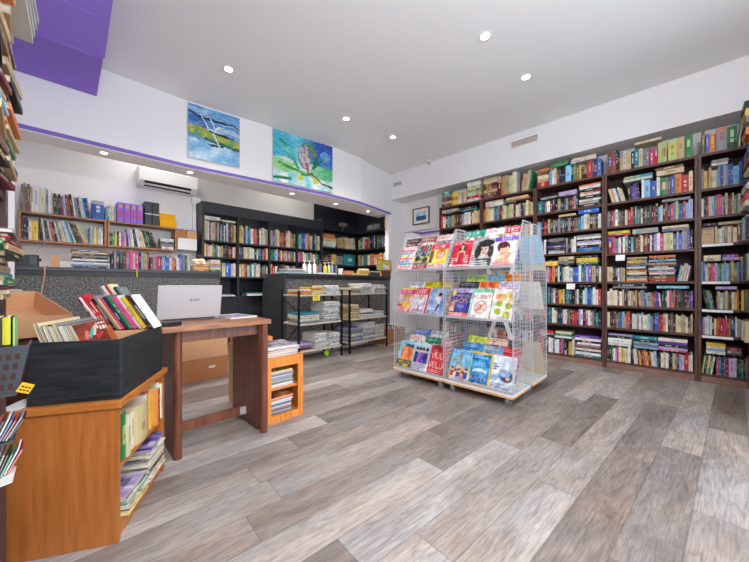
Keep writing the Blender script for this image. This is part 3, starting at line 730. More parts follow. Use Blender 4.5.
# black corner shelving between the back wall and the side wall
t = thing('corner_shelving', "black corner shelving filling the alcove right of the black bookcase", 'shelving', (4.2, 5.3, 0))
b = MB(); b.box((3.735, 5.53, .9), (4.975, 5.545, 2.85)); b.build('back_panel', M['black'], t)
b = MB(); b.box((4.962, 4.28, .9), (4.976, 4.51, 2.38)); b.box((4.962, 4.51, .9), (4.976, 5.528, 2.85)); b.build('side_panel', M['black'], t)
SZ = [2.19, 1.80, 1.435, 1.16]
for z in SZ:
    b = MB(); b.prism([(3.735, 5.29), (4.72, 5.29), (4.72, 4.28), (4.96, 4.28), (4.96, 5.528), (3.735, 5.528)], 2, z - .035, z); b.build('shelf', M['black'], t)
b = MB(); b.box((3.738, 5.26, .9), (3.765, 5.528, 2.36)); b.build('upright', M['black'], t)
b = MB(); b.box((3.77, 5.50, 2.80), (4.9, 5.529, 2.83)); b.build('top_rail', M['metal'], t)
Fc = frame((3.77, 5.29, 0), 0); Fs = frame((4.72, 5.28, 0), -90)
shelf_row(Fc, .94, 1.80, .34, [('f',0,.42,'WWCOO',.82),('u',.43,1,'EECCC',.78,-8)], "upper row, back side of black corner shelving", .185, .02)
shelf_row(Fc, .94, 1.435, .32, [('f',0,.27,'KHUK',.6),('u',.28,.62,'Y3A3',.7),('u',.63,1,'T6',.78)], "lower row, back side of black corner shelving", .185, .02)
shelf_row(Fs, .98, 1.80, .34, [('u',0,.99,'LAGWRRAKNWKGHBWAS',.8)], "upper row, side leg of black corner shelving", .185, .02)
shelf_row(Fs, .98, 1.435, .32, [('u',0,.99,'EECTAWOOCOELAWCB',.78)], "lower row, side leg of black corner shelving", .185, .02)
shelf_row(Fs, .98, 2.19, .2, [('u',.84,.99,'O3C',.95)], "top row, side leg of black corner shelving", .185, .02)
# lamp-like stand and sign on the top black shelf
t = thing('desk_fan', "small dark pedestal fan standing on the top black corner shelf", 'fan', (4.42, 5.42, 2.191))
b = MB(); b.lathe([(.06, 0), (.06, .012), (.015, .02)], (4.42, 5.42, 2.191)); b.build('base', M['fangrey'], t)
b = MB(); b.cyl((4.42, 5.42, 2.21), (4.42, 5.42, 2.285), .012); b.build('stem', M['fangrey'], t)
b = MB(); b.prism([(4.33, 2.38), (4.355, 2.30), (4.485, 2.30), (4.51, 2.38)], 1, 5.36, 5.47); b.build('head', M['fangrey'], t, bevel=.006)
t = thing('lettered_sign', "small grey lettered sign propped on the top black corner shelf", 'sign', (4.76, 4.85, 2.191))
Fq = frame((4.74, 4.98, 2.191), -82)
b = MB(Fq); b.prism([(0, 0), (.36, .0), (.36, .125), (.18, .15), (0, .12)], 1, 0, .02); b.build('board', M['grey'], t)
b = MB(Fq); b.lathe([(.05, 0), (.04, .004)], (0, 0, 0)); b = MB(Fq)
for k, (x0, x1) in enumerate(((.05, .07), (.1, .12), (.15, .17), (.22, .24), (.28, .30))): b.box((x0, -.003, .03), (x1, -.0005, .105))
b.box((.051, -.0032, .095), (.12, -.0006, .106)); b.box((.151, -.0032, .03), (.24, -.0006, .042)); b.box((.221, -.0032, .094), (.30, -.0006, .106))
b.build('lettering', M['letter'], t)

# ------------------------------------------------------------------ wooden wall boxes
def wall_box(x0, x1, z0, z1, label):
    t = thing('wall_shelf', label, 'shelf', ((x0+x1)/2, 5.42, z0))
    y0, y1 = 5.30, 5.548
    for a, c in (((x0, y0, z1 - .02), (x1, y1, z1)), ((x0, y0, z0), (x1, y1, z0 + .02))): b = MB(); b.box(a, c); b.build('board', M['boxwood'], t)
    for xa in (x0, x1 - .02): b = MB(); b.box((xa, y0 + .001, z0 + .0205), (xa + .02, y1, z1 - .0205)); b.build('side_panel', M['boxwood'], t)
    return t
wall_box(-.36, .395, 1.50, 1.84, "light wooden wall shelf box nearest the far left, full of leaning books")
wall_box(.405, 1.18, 1.50, 1.84, "light wooden wall shelf box under the purple and black box files")
F0 = frame((-.34, 5.30, 0), 0)
shelf_row(F0, .72, 1.84, .36, [('u',0,.27,'UAUUAWW2WCC',.94),('u',.27,.35,'SWC',.84),('u',.35,.82,'KUKHVURKWANWSNB',.76,(-2,-9)),('u',.83,.99,'B3',.74)], "on top of the far left wooden wall shelf", .2, .01)
shelf_row(F0, .71, 1.52, .30, [('u',0,.19,'HNKCY2',.86),('u',.19,.80,'KWAKWRKWACWCWSTWKUUCL',.92,(-5,-20)),('u',.81,.99,'SECEWW',.74)], "inside the far left wooden wall shelf", .2, .01)
F1 = frame((.427, 5.30, 0), 0)
shelf_row(frame((.385, 5.30, 0), 0), .112, 1.84, .3, [('u',0,.98,'STCWA',.72)], "atop wall shelves, left of purple box files", .2, .01)
shelf_row(F1, .73, 1.52, .30, [('u',0,.24,'KGYKWMV',.66),('u',.24,.72,'VWKWCCKGKKK',.86,(-5,-18)),('f',.76,.99,'WAKW',.5)], "inside the wooden wall shelf under box files", .2, .01)
for i, x in enumerate((.535, .605, .675, .745)):
    t = thing('box_file', f"purple box file with pink label, {nth(i+1)} of four on the wooden wall shelf", 'box file', (x, 5.42, 1.842), "purple box files on the wall shelf")
    b = MB(); b.box((x - .033, 5.31, 1.842), (x + .033, 5.54, 2.10)); b.build('case', M['purple'], t, bevel=.003)
    b = MB(); b.col = lin((206, 90, 150)); b.box((x - .02, 5.3075, 1.90), (x + .016, 5.3095, 2.0)); b.col = lin((226, 160, 110)); b.box((x - .012, 5.3075, 2.03), (x + .02, 5.3095, 2.075)); b.build('spine_label', M['paper'], t)
for i, x in enumerate((.84, .925)):
    t = thing('box_file', f"tall black box file, {('left' if i == 0 else 'right')} one of two beside the yellow box", 'box file', (x, 5.42, 1.842), "black box files on the wall shelf")
    b = MB(); b.box((x - .041, 5.31, 1.842), (x + .041, 5.54, 2.165)); b.build('case', M['black'], t, bevel=.003)
    b = MB(); b.box((x - .041, 5.3075, 1.99), (x + .041, 5.3095, 2.0)); b.build('band', M['white'], t)
t = thing('flat_box', "flat yellow cardboard boxes' wrapped stack lying on the wooden wall shelf end", 'box', (1.07, 5.42, 1.842))
b = MB(); b.col = lin((240, 178, 30)); b.box((.975, 5.31, 1.842), (1.18, 5.53, 1.94)); b.build('lower_carton', M['paper'], t)
b = MB(); b.col = lin((232, 168, 26)); b.box((.972, 5.33, 1.942), (1.17, 5.52, 2.03)); b.build('upper_carton', M['paper'], t)
# things stacked right of the wall boxes, on the counter row of books
t = thing('paper_pack', "white paper pack lying under two small wooden boxes beside black bookcase", 'paper pack', (1.33, 5.4, 1.53))
b = MB(); b.box((1.195, 5.31, 1.53), (1.45, 5.52, 1.70)); b.build('wrapper', M['white'], t, bevel=.003)
for i, x in enumerate((1.245, 1.385)):
    t = thing('wooden_box', f"small {('lighter' if i else 'darker')} brown box on the white paper pack", 'box', (x, 5.4, 1.701))
    b = MB(); b.box((x - .066, 5.32, 1.701), (x + .066, 5.5, 1.825)); b.build('body', M['cardlight' if i else 'card'], t)
    b = MB(); b.col = lin(PAL['B'][0]); b.box((x - .067, 5.319, 1.826), (x + .04, 5.5, 1.834)); b.build('lid', M['paper'], t)
t = thing('low_bookcase', "low bookcase against the wall under the wooden wall shelves", 'bookcase', (.9, 5.4, 0))
b = MB(); b.box((-.30, 5.26, .001), (1.46, 5.545, 1.20)); b.build('body', M['boxwood'], t)
# row of books on the counter top
FK = frame((0, 4.25, 0), 0)
shelf_row(frame((.355, 4.24, 0), 0), .75, 1.17, .34, [('u',0,.17,'KANKH',.6),('u',.17,.37,'AMWMKV',.62),('u',.375,.44,'E2U',.64),('u',.45,.85,'HAMRBSTBWORWV',.50),('u',.85,.97,'BANGW',.62)], "upright row along the speckled counter", .2, .02)
shelf_row(frame((.05, 4.24, 0), 0), .30, 1.17, .3, [('f',0,1,'NSWKWKAKCU',.62)], "left of the speckled counter's upright row", .22, .01)
shelf_row(frame((1.20, 4.30, 0), 0), .19, 1.17, .3, [('f', 0, 1, 'OEO', .24)], "pile under the plush toy", .2, -.07) if False else None
# plush toy on a pile of books at the counter end
for i, c in enumerate('OEO'): put_book(frame((1.285, 4.25, 0), 0), 0.0, -.02, 1.171 + i*.024, .023, .165, .15, c, 'f', f"{nth(i+1)} up in the pile under the plush toy", 1)
for i, c in enumerate('GCVECW'): put_book(frame((1.425, 4.25, 0), 0), 0.0, -.02, 1.171 + i*.025, .024, .125 - .004*i, .16, c, 'f', f"{nth(i+1)} up in the pile right of the plush toy at the counter end", 1)
t = thing('plush_toy', "cream plush toy with a dark head sitting on books at the counter end", 'plush toy', (1.30, 4.3, 1.243))
b = MB(); b.ball((1.215, 4.30, 1.290), (.062, .05, .045)); b.ball((1.150, 4.29, 1.29), (.035, .035, .035)); b.build('body', M['plush'], t, smooth=True)
b = MB(); b.ball((1.20, 4.30, 1.350), (.027, .027, .03)); b.ball((1.20, 4.272, 1.345), (.012, .012, .01)); b.build('head', M['plushdark'], t, smooth=True)
b = MB(); b.ball((1.245, 4.262, 1.264), (.03, .022, .018)); b.build('paw', M['plush'], t, smooth=True)
b = MB(); b.ball((1.165, 4.258, 1.264), (.03, .022, .018)); b.build('paw', M['plush'], t, smooth=True)
# books on the low inner counter beyond the gap
# radio and small wooden box on the counter
t = thing('radio', "small black radio on the counter under the far left wall shelf", 'radio', (-.08, 4.4, 1.171))
b = MB(); b.box((-.315, 4.34, 1.171), (-.165, 4.42, 1.285)); b.build('case', M['dark'], t, bevel=.006)
b = MB(); b.box((-.225, 4.337, 1.19), (-.18, 4.3395, 1.268)); b.build('speaker_grille', M['grey'], t)
b = MB(); b.cyl((-.165, 4.38, 1.24), (-.15, 4.38, 1.24), .014); b.build('knob', M['metal'], t)
b = MB(); b.cyl((-.205, 4.4, 1.286), (-.09, 4.4, 1.47), .0025, 6); b.build('aerial', M['silver'], t)
t = thing('tissue_box', "small wooden block box standing on the counter left of the book pile", 'box', (.16, 4.32, 1.171))
b = MB(); b.box((-.085, 4.27, 1.171), (-.025, 4.38, 1.29)); b.build('body', M['cardlight'], t)
b = MB(); b.col = lin(PAL['W'][0]); b.box((-.0245, 4.29, 1.172), (.03, 4.36, 1.235)); b.build('card_sleeve', M['paper'], t)

b = MB(); pts = [(-.10, 4.27, 1.176), (-.118, 4.215, 1.181), (-.122, 4.197, 1.176), (-.124, 4.195, 1.10), (-.132, 4.197, 1.02), (-.142, 4.196, .95), (-.146, 4.196, .90)]
for p, q in zip(pts[:-1], pts[1:]): b.cyl(p, q, .0045, 6)
tag(b.build('cord', M['cardlight']), "thin tan cord hanging over the speckled counter's front edge", 'cord')
b = MB(); b.col = lin((222, 186, 40)); X = xy_on_y(137, 4.2); b.box((X - .007, 4.2, 1.09), (X + .007, 4.204, 1.165)); b.box((X - .004, 4.2, 1.166), (X + .004, 4.245, 1.1725))
tag(b.build('ribbon', M['paper']), "short yellow ribbon hanging over the counter edge below the upright books", 'ribbon')

# ------------------------------------------------------------------ things on the right counter
def bottle(x, y, h, r, body, cap, label):
    t = thing('pump_bottle', label, 'bottle', (x, y, HC + .001), "bottles on the right counter")
    b = MB(); b.col = lin(body); b.lathe([(r, 0), (r, h*.62), (r*.85, h*.70), (r*.35, h*.74), (r*.35, h*.78)], (x, y, HC + .001)); b.build('body', M['gloss'], t, smooth=False)
    b = MB(); b.col = lin(cap); b.cyl((x, y, HC + h*.781), (x, y, HC + h*.94), r*.2, 8); b.box((x - r*.9, y - r*.3, HC + h*.94), (x + r*.4, y + r*.3, HC + h)); b.build('pump', M['gloss'], t)
for px, h, r, bd, cp, lab in ((304.5, .21, .026, (240,238,238), (236,236,236), "white pump bottle, leftmost of the bottle row, beside folded papers"), (309.5, .21, .026, (238,236,240), (236,236,236), "white pump bottle second from the left in the row"),
     (314.5, .225, .024, (226,236,244), (240,240,240), "pale blue-based pump bottle left of the orange one"), (317.2, .18, .013, (204,120,40), (120,80,50), "slim orange bottle between two pump bottles"),
     (320, .225, .024, (104,104,124), (90,90,100), "grey pump bottle right of the slim orange bottle"), (325, .19, .026, (238,202,90), (240,220,150), "yellow bottle in the middle of the counter row"),
     (328.8, .20, .02, (206,226,150), (240,240,240), "pale green bottle right of the yellow bottle"), (332, .205, .022, (170,170,214), (240,240,240), "lavender bottle right of the pale green bottle"), (336, .21, .02, (120,124,128), (60,60,64), "grey dark-topped bottle at the row's right end")):
    X = xy_on_y(px, 4.3); bottle(X, 4.3, h * 1.06, r * 1.2, bd, cp, lab)
def prop_box(name, px0, px1, Y, dz, dy, rgb, label, cat, mat='paper', z=None, lid=None):
    x0, x1 = xy_on_y(px0, Y), xy_on_y(px1, Y); z = HC + .001 if z is None else z
    b = MB(); b.col = lin(rgb); b.box((x0, Y, z), (x1, Y + dy, z + dz)); o = b.build(name, M[mat], bevel=.002); tag(o, label, cat); return o
prop_box('leaflet_tray', 319, 336.5, 4.12, .022, .1, (236,236,234), "long white tray along the right counter's front edge below the bottles", 'tray')
t = thing('mug', "white and orange mug on the right counter", 'mug', (3.66, 4.3, HC))
X = xy_on_y(340.5, 4.25); b = MB(); b.col = lin((238,236,232)); b.lathe([(.038,0),(.042,.02),(.044,.11),(.038,.11),(.036,.02)], (X, 4.25, HC + .001)); b.col = lin((226,140,60)); b.box((X + .005, 4.203, HC + .02), (X + .03, 4.209, HC + .08)); b.build('cup', M['gloss'], t)
t.location = (X, 4.25, HC); t.children[0].location = (3.66 - X, 4.3 - 4.25, 0)
prop_box('small_carton', 345.2, 354, 4.22, .075, .1, (222,150,106), "peach carton on the right counter, right of the mug", 'carton')
prop_box('display_tray', 355, 368, 4.16, .03, .12, (216,186,130), "flat tan tray on the right counter", 'tray')
prop_box('card_box', 359, 369.5, 4.19, .06, .07, (198,164,84), "low ochre card box in the tan tray", 'box', z=HC + .033)
prop_box('small_carton', 361.5, 369, 4.36, .14, .1, (236,224,200), "cream carton standing behind the ochre card box", 'carton')
prop_box('desk_calculator', 371.5, 380, 4.2, .07, .1, (70,74,76), "dark desk machine with a white top near the counter end", 'desk machine')
prop_box('paper_pad', 371.5, 380, 4.2, .012, .1, (238,238,236), "white paper pad on the dark desk machine", 'paper pad', z=HC + .073)
t = thing('basket', "small dark woven basket at the right counter's end below the picture card", 'basket', (4.37, 4.28, HC))
X0, X1 = xy_on_y(382.5, 4.12), xy_on_y(390.5, 4.12)
b = MB(); b.prism([(X0 + .02, HC + .001), (X1 - .02, HC + .001), (X1, HC + .09), (X0, HC + .09)], 1, 4.105, 4.165); b.build('body', M['desk'], t)
b = MB(); b.box((X0 - .005, 4.102, HC + .091), (X1 + .005, 4.168, HC + .10)); b.build('rim', M['desk'], t)
t = thing('picture_card', "bright yellow and green picture leaning in the basket", 'picture', (4.35, 4.27, HC + .1))
X0, X1 = xy_on_y(377.5, 4.125), xy_on_y(391.8, 4.125)
def bright(u, v):
    n = nz(u, v, 5, 31)
    if u < .05 or u > .95 or v < .07 or v > .93: return (60, 40, 34)
    if (u - .62) ** 2 + (v - .62) ** 2 < .06: return mixc((236, 236, 226), (150, 170, 190), .4 + n * 1.5)
    return mixc((244, 178, 50), (150, 190, 80), .3 + n * 1.8 + (.3 if u < .35 else 0))
raster_to_mesh('print', [[bright((i+.5)/26, (j+.5)/20) for i in range(26)] for j in range(20)], X1 - X0, .21, M['gloss'], t, Matrix.Translation((X0, 4.125, HC + .103)) @ Matrix.Rotation(rad(-6), 4, 'X'), .012)
t = thing('wooden_figure', "small orange wooden figure standing behind the picture card", 'figurine', (4.33, 4.42, HC))
X = xy_on_y(381, 4.45); b = MB(); b.lathe([(.05, 0), (.05, .02), (.02, .03), (.025, .2), (.05, .28), (.055, .34), (.03, .40), (.02, .42)], (X, 4.45, HC + .001), 10); b.ball((X, 4.45, HC + .45), .04); b.build('carving', M['pine'], t, smooth=True)
t.location = (X, 4.45, HC); t.children[0].location = (4.33 - X, 4.42 - 4.45, 0)
for i, (c, zz) in enumerate((('W', 0), ('S', .02), ('A', .04), ('W', .058))):
    b = MB(); b.col = lin(jit(PAL[c][0], rng)); x0 = xy_on_y(283, 4.3) + .02*i; b.box((x0, 4.26, HC + .0015 + zz), (x0 + .42 - .05*i, 4.5, HC + .018 + zz)); tag(b.build('magazine', M['gloss']), f"{PAL[c][1]} magazine, {nth(i+1)} up in the pile at the right counter's near end", 'magazine')

# ------------------------------------------------------------------ black metal shelving with newspapers
PAPERG = [(206,206,208), (212,210,208), (196,196,200), (218,214,208), (224,220,212), (190,192,198)]
def newsprint(rgb, r):
    def fn(u, v):
        if u < .06 or u > .94 or v < .06 or v > .94: return rgb
        if v < .2: return mixc(rgb, (60, 60, 66), .55 if nz(u, v, 22, r) > -.05 else .05)
        if .3 < v < .62 and .1 < u < .55: return mixc((120, 124, 130), (196, 184, 172), .5 + nz(u, v, 8, r + 1) * 1.6)
        return mixc(rgb, (110, 110, 116), .5 if (int(v * 60) % 2) and nz(u, v, 40, r) > -.3 else .05)
    return fn
def newspaper(x, y, z, w, d, h, rgb, label, group=None, yaw=0.0):
    """a folded newspaper lying flat: rounded folded edge to the front and leaves fanning behind"""
    Mn = Matrix.Translation((x, y, z)) @ Matrix.Rotation(rad(yaw), 4, 'Z'); b = MB(Mn); n = 5
    prof = [(d/2, 0), (-d/2 + h*.4, 0)] + [(-d/2 + h*.4 - math.sin(rad(a)) * h*.5, h/2 - math.cos(rad(a)) * h/2) for a in (45, 90, 135)] + [(-d/2 + h*.4, h), (d/2, h*.9)]
    b.col = lin(rgb); k = len(prof); V = []; F = []; Cc = []
    NX = 10
    for i in range(NX + 1): V += [(-w/2 + w*i/NX, p[0] + .004 * math.sin(i * 1.7 + rgb[0]), p[1]) for p in prof]
    for i in range(NX):
        for j in range(k):
            a = i*k + j; bb = i*k + (j+1) % k; F.append((a, bb, bb + k, a + k))
            c = rgb
            if 1 <= j <= 4: c = mixc(rgb, (92, 94, 104), rng.choice([0, .1, .25, .45]) if j in (2, 3) else .05)
            if j == 5: c = mixc(rgb, (100, 100, 110), rng.choice([0, .15, .3]))
            Cc.append(lin(c))
    F += [tuple(range(k))[::-1], tuple(NX*k + j for j in range(k))]; Cc += [lin(rgb)] * 2
    b.add(V, F, Cc); return tag(b.build('newspaper', M['paper']), label, 'newspaper', group)
def metal_unit(x0, x1, label):
    t = thing('metal_shelving', label, 'shelving', ((x0+x1)/2, 3.65, 0)); yf, yb = 3.45, 3.87
    for x in (x0, x1):
        for y in (yf, yb): b = MB(); b.box((x - .011, y - .011, .001), (x + .011, y + .011, .93)); b.build('post', M['metal'], t)
    for z in (.156, .50, .875):
        b = MB(); b.box((x0 + .012, yf - .008, z - .02), (x1 - .012, yb + .008, z)); b.build('shelf', M['palewood'], t)
    for x in (x0, x1):
        b = MB(); b.bar((x, yf, .5), (x, yb, .16), .008); b.build('brace', M['metal'], t)
    b = MB(); b.bar((x0, yb + .012, .16), (x1, yb + .012, .85), .008); b.build('brace', M['metal'], t)
    b = MB(); b.bar((x0, yb + .022, .85), (x1, yb + .022, .16), .008); b.build('brace', M['metal'], t)
metal_unit(2.10, 2.79, "black metal shelving unit with newspapers nearer the small orange cabinet")
metal_unit(2.94, 3.73, "black metal shelving unit with newspapers nearer the magazine racks")
def pile(x, w, z, tot, cols, where, n=None):
    n = n or max(2, int(tot / .028)); zz = z + .001
    for i in range(n):
        h = tot / n; c = rng.choice(PAPERG) if cols is None else jit(PAL[cols[i % len(cols)]][0], rng, 8)
        newspaper(x + rng.uniform(-.01, .01), 3.62 + rng.uniform(-.02, .02), zz, w * rng.uniform(.92, 1), .33 * rng.uniform(.9, 1), h - .001, c, f"folded newspaper, {nth(i+1)} up, {where}".replace(' of the unit nearer the', ', unit nearer'), None, rng.uniform(-3, 3)); zz += h
pile(2.21, .17, .875, .07, 'OCE', "small cream pile, top shelf of the unit nearer the cabinet", 2)
pile(2.385, .16, .875, .10, 'WWYOY', "white and yellow pile, top shelf of the unit nearer the cabinet", 5)
pile(2.65, .24, .875, .12, None, "grey pile, top shelf of the unit nearer the cabinet")
pile(3.07, .21, .875, .09, 'EAC', "tan pile, top shelf of the unit nearer the magazine racks", 3)
pile(3.30, .22, .875, .15, None, "taller grey pile, top shelf of the unit nearer the magazine racks")
pile(3.57, .26, .875, .13, None, "broad grey pile, top shelf of the unit nearer the magazine racks")
pile(2.28, .3, .50, .14, 'AWCWT', "teal-topped pile, middle shelf of the unit nearer the cabinet", 5)
pile(2.62, .28, .50, .27, None, "tall grey pile, middle shelf of the unit nearer the cabinet")
pile(3.06, .19, .50, .21, 'ECEE', "tan pile, middle shelf of the unit nearer the magazine racks", 6)
pile(3.30, .25, .50, .13, 'WWA', "white pile, middle shelf of the unit nearer the magazine racks", 5)
pile(3.575, .24, .50, .08, None, "low grey pile, middle shelf of the unit nearer the magazine racks")
pile(2.235, .175, .156, .08, 'HAVA', "low pinkish pile, bottom shelf of the unit nearer the cabinet", 3)
pile(2.448, .19, .156, .2, None, "left-hand grey pile, bottom shelf of the unit nearer the cabinet")
pile(2.668, .195, .156, .18, None, "right-hand grey pile, bottom shelf of the unit nearer the cabinet")
pile(3.092, .245, .156, .2, 'AVAWA', "pinkish grey pile, bottom shelf of the unit nearer the magazine racks", 7)
pile(3.36, .20, .156, .27, None, "tallest grey pile, bottom shelf of the unit nearer the magazine racks")
pile(3.59, .21, .156, .21, None, "end grey pile, bottom shelf of the unit nearer the magazine racks")
t = thing('price_tag', "yellow paper tag hanging from the metal shelving's top shelf", 'price tag', (2.36, 3.43, .80))
b = MB(); b.col = lin((240, 214, 60)); Xa = 2.30; b.box((Xa, 3.436, .795), (Xa + .11, 3.439, .895)); b.build('paper', M['paper'], t)
b = MB(); b.col = lin((90, 80, 40))
for k, w in enumerate((.08, .06, .075)): b.box((Xa + .015, 3.4345, .87 - k*.024), (Xa + .015 + w, 3.4355, .878 - k*.024))
b.build('lettering', M['paper'], t)
b = MB(); b.col = lin((170, 214, 30)); b.ball((2.62, 3.58, .041), .04, 16, 10); tag(b.build('ball', M['cover'], smooth=True), "small lime green ball on the floor under the metal shelving", 'ball')
# wooden crate with books beside the shelving
t = thing('wooden_crate', "orange-brown wooden crate of upright books on the floor by the counter end", 'crate', (4.05, 3.78, 0))
x0, x1, y0, y1 = 3.80, 4.32, 3.55, 3.92
for a, c in (((x0, y0, .001), (x1, y0 + .016, .25)), ((x0, y1 - .016, .001), (x1, y1, .25)), ((x0, y0 + .017, .001), (x0 + .016, y1 - .017, .25)), ((x1 - .016, y0 + .017, .001), (x1, y1 - .017, .25)), ((x0 + .017, y0 + .017, .001), (x1 - .017, y1 - .017, .012))):
    b = MB(); b.box(a, c); b.build('side_board', M['pine'] if False else M['boxwood'], t)
shelf_row(frame((x0 + .02, y0 + .03, 0), 0), .47, .012, .36, [('u', 0, .98, 'MOKGWTWKERWC', .9, -7)], "wooden crate by the counter end", .2, .01)

# ------------------------------------------------------------------ floor boxes under the desk line
for z0, z1, lab, m in ((.001, .225, "lower brown cardboard carton with a hand hole, seen through the desk", 'card'), (.228, .46, "upper plain cardboard carton on the carton with a hand hole", 'cardlight')):
    t = thing('carton', lab, 'carton', (.97, 3.75, z0)); b = MB(); b.box((.66, 3.57, z0), (1.28, 3.93, z1)); b.build('body', M[m], t, bevel=.003)
    b = MB(); b.box((.97, 3.568, z1 - .0025), (.975, 3.93, z1 + .0004)); b.build('flap_seam', M['dark'], t)
    if z0 < .1:
        b = MB(); b.box((1.09, 3.566, .12), (1.15, 3.569, .145)); b.build('hand_hole', M['white'], t)
# ================================================================== DESK
t = thing('desk', "small mahogany desk with a worn top, in front of the counter", 'desk', (.69, 2.28, 0))
b = MB(); b.box((.375, 2.0, .735), (1.005, 2.55, .767)); b.build('table_top', M['desktop'], t, bevel=.006)
b = MB(); b.box((.445, 2.075, .001), (.482, 2.50, .733)); l = b.build('leg_panel', M['desk'], t, bevel=.006)
b = MB(); b.box((.94, 2.05, .05), (.975, 2.52, .733)); b.build('leg_panel', M['desk'], t, bevel=.006)
b = MB(); b.cyl((.4635, 2.065, .001), (.4635, 2.065, .733), .022, 12); b.build('front_post', M['desk'], t)
b = MB(); b.cyl((.965, 2.03, .001), (.965, 2.03, .733), .025, 12); b.build('front_post', M['desk'], t)
b = MB(); b.prism([(2.05, .049), (2.10, .001), (2.2, .02), (2.36, .02), (2.46, .001), (2.52, .049)], 0, .942, .973); b.build('foot', M['desk'], t)
b = MB(); b.box((.484, 2.07, .665), (.939, 2.095, .733)); b.build('apron', M['desk'], t)
b = MB(); b.box((.484, 2.26, .065), (.939, 2.285, .125)); b.build('stretcher', M['oak'] if False else M['desk'], t)
b = MB(); b.box((.895, 2.256, .068), (.938, 2.259, .122)); b.build('metal_bracket', M['silver'], t)

def text_mesh(body, size, mat, parent, Mx, ext=.0006, name='lettering', align='CENTER'):
    cu = bpy.data.curves.new('txt', 'FONT'); cu.body = body; cu.size = size; cu.extrude = ext; cu.align_x = align; cu.align_y = 'CENTER'; cu.resolution_u = 2
    o = bpy.data.objects.new('txt', cu); C.objects.link(o); bpy.context.view_layer.update()
    me = bpy.data.meshes.new_from_object(o.evaluated_get(bpy.context.evaluated_depsgraph_get()))
    bpy.data.objects.remove(o); b = MB(Mx @ Matrix.Rotation(rad(90), 4, 'X')); b.add([v.co[:] for v in me.vertices], [tuple(p.vertices) for p in me.polygons]); bpy.data.meshes.remove(me)
    return b.build(name, mat, parent)
# laptop seen from behind
t = thing('laptop', "open silver laptop on the desk, its lid's back towards the room", 'laptop', (.59, 2.36, .768))
b = MB(); b.box((.407, 2.305, .768), (.767, 2.53, .784)); b.build('base', M['silver'], t, bevel=.003)
Ml = Matrix.Translation((.583, 2.285, .786)) @ Matrix.Rotation(rad(12), 4, 'X')
b = MB(Ml); b.box((-.183, -.009, .001), (.183, -.001, .217)); lid = b.build('lid', M['silver'], t, bevel=.003)
b = MB(Ml); b.box((-.172, -.0005, .012), (.172, .001, .208)); b.build('screen', M['dark'], t)
b = MB(Ml); b.cyl((-.15, -.003, -.004), (.15, -.003, -.004), .006, 8); b.build('hinge', M['dark'], t)
text_mesh("acer", .034, M['grey'], t, Ml @ Matrix.Translation((.02, -.0095, .125)), name='logo')
t = thing('card_reader', "black card reader lying on the desk's front corner", 'card reader', (.44, 2.07, .768))
b = MB(Matrix.Translation((.425, 2.085, .768)) @ Matrix.Rotation(rad(20), 4, 'Z')); b.box((-.05, -.035, 0), (.055, .035, .022)); b.build('body', M['dark'], t, bevel=.005)
b = MB(Matrix.Translation((.425, 2.085, .768)) @ Matrix.Rotation(rad(20), 4, 'Z')); b.box((-.038, -.026, .0222), (.02, .026, .0245)); b.build('screen', M['grey'], t)
Md = Matrix.Translation((.86, 2.33, .768)) @ Matrix.Rotation(rad(8), 4, 'Z')
t = thing('magazine', "magazine lying open-faced on the desk beside the laptop", 'magazine', (.86, 2.33, .768))
b = MB(Md); b.col = lin(PAL['W'][0]); b.box((-.075, -.14, 0), (.12, .13, .010)); b.build('pages', M['paper'], t)
def mag2(u, v): return mixc((196, 196, 204), (120, 100, 150), .45 + nz(u, v, 6, 51) * 1.7) if v > .2 else (226, 226, 228)
raster_to_mesh('cover', [[mag2((i+.5)/20, (j+.5)/26) for i in range(20)] for j in range(26)], .195, .27, M['gloss'], t, Md @ Matrix.Translation((-.075, -.14, .0104)) @ Matrix.Rotation(rad(-90), 4, 'X'))

# ------------------------------------------------------------------ small orange cabinet with magazines
x0, x1, y0, y1 = 1.012, 1.315, 2.10, 2.44
t = thing('small_cabinet', "small orange pine open cabinet beside the desk's end panel", 'cabinet', ((x0+x1)/2, (y0+y1)/2, 0))
for xa in (x0, x1 - .02): b = MB(); b.box((xa, y0 + .021, .001), (xa + .02, y1, .452)); b.build('side_panel', M['pine'], t)
b = MB(); b.box((x0, y0, .4525), (x1, y1, .472)); b.build('top', M['pine'], t)
b = MB(); b.box((x0 + .021, y1 - .012, .03), (x1 - .021, y1 - .002, .45)); b.build('back_panel', M['plinth'], t)
for z in (.045, .245): b = MB(); b.box((x0 + .0205, y0 + .024, z - .018), (x1 - .0205, y1 - .013, z)); b.build('shelf', M['pine'], t)
b = MB(); b.box((x0, y0, .001), (x0 + .042, y0 + .02, .452)); b.box((x1 - .042, y0, .001), (x1, y0 + .02, .452)); b.box((x0 + .042, y0, .001), (x1 - .042, y0 + .02, .05)); b.box((x0 + .042, y0, .40), (x1 - .042, y0 + .02, .452)); b.build('front_frame', M['pine'], t)
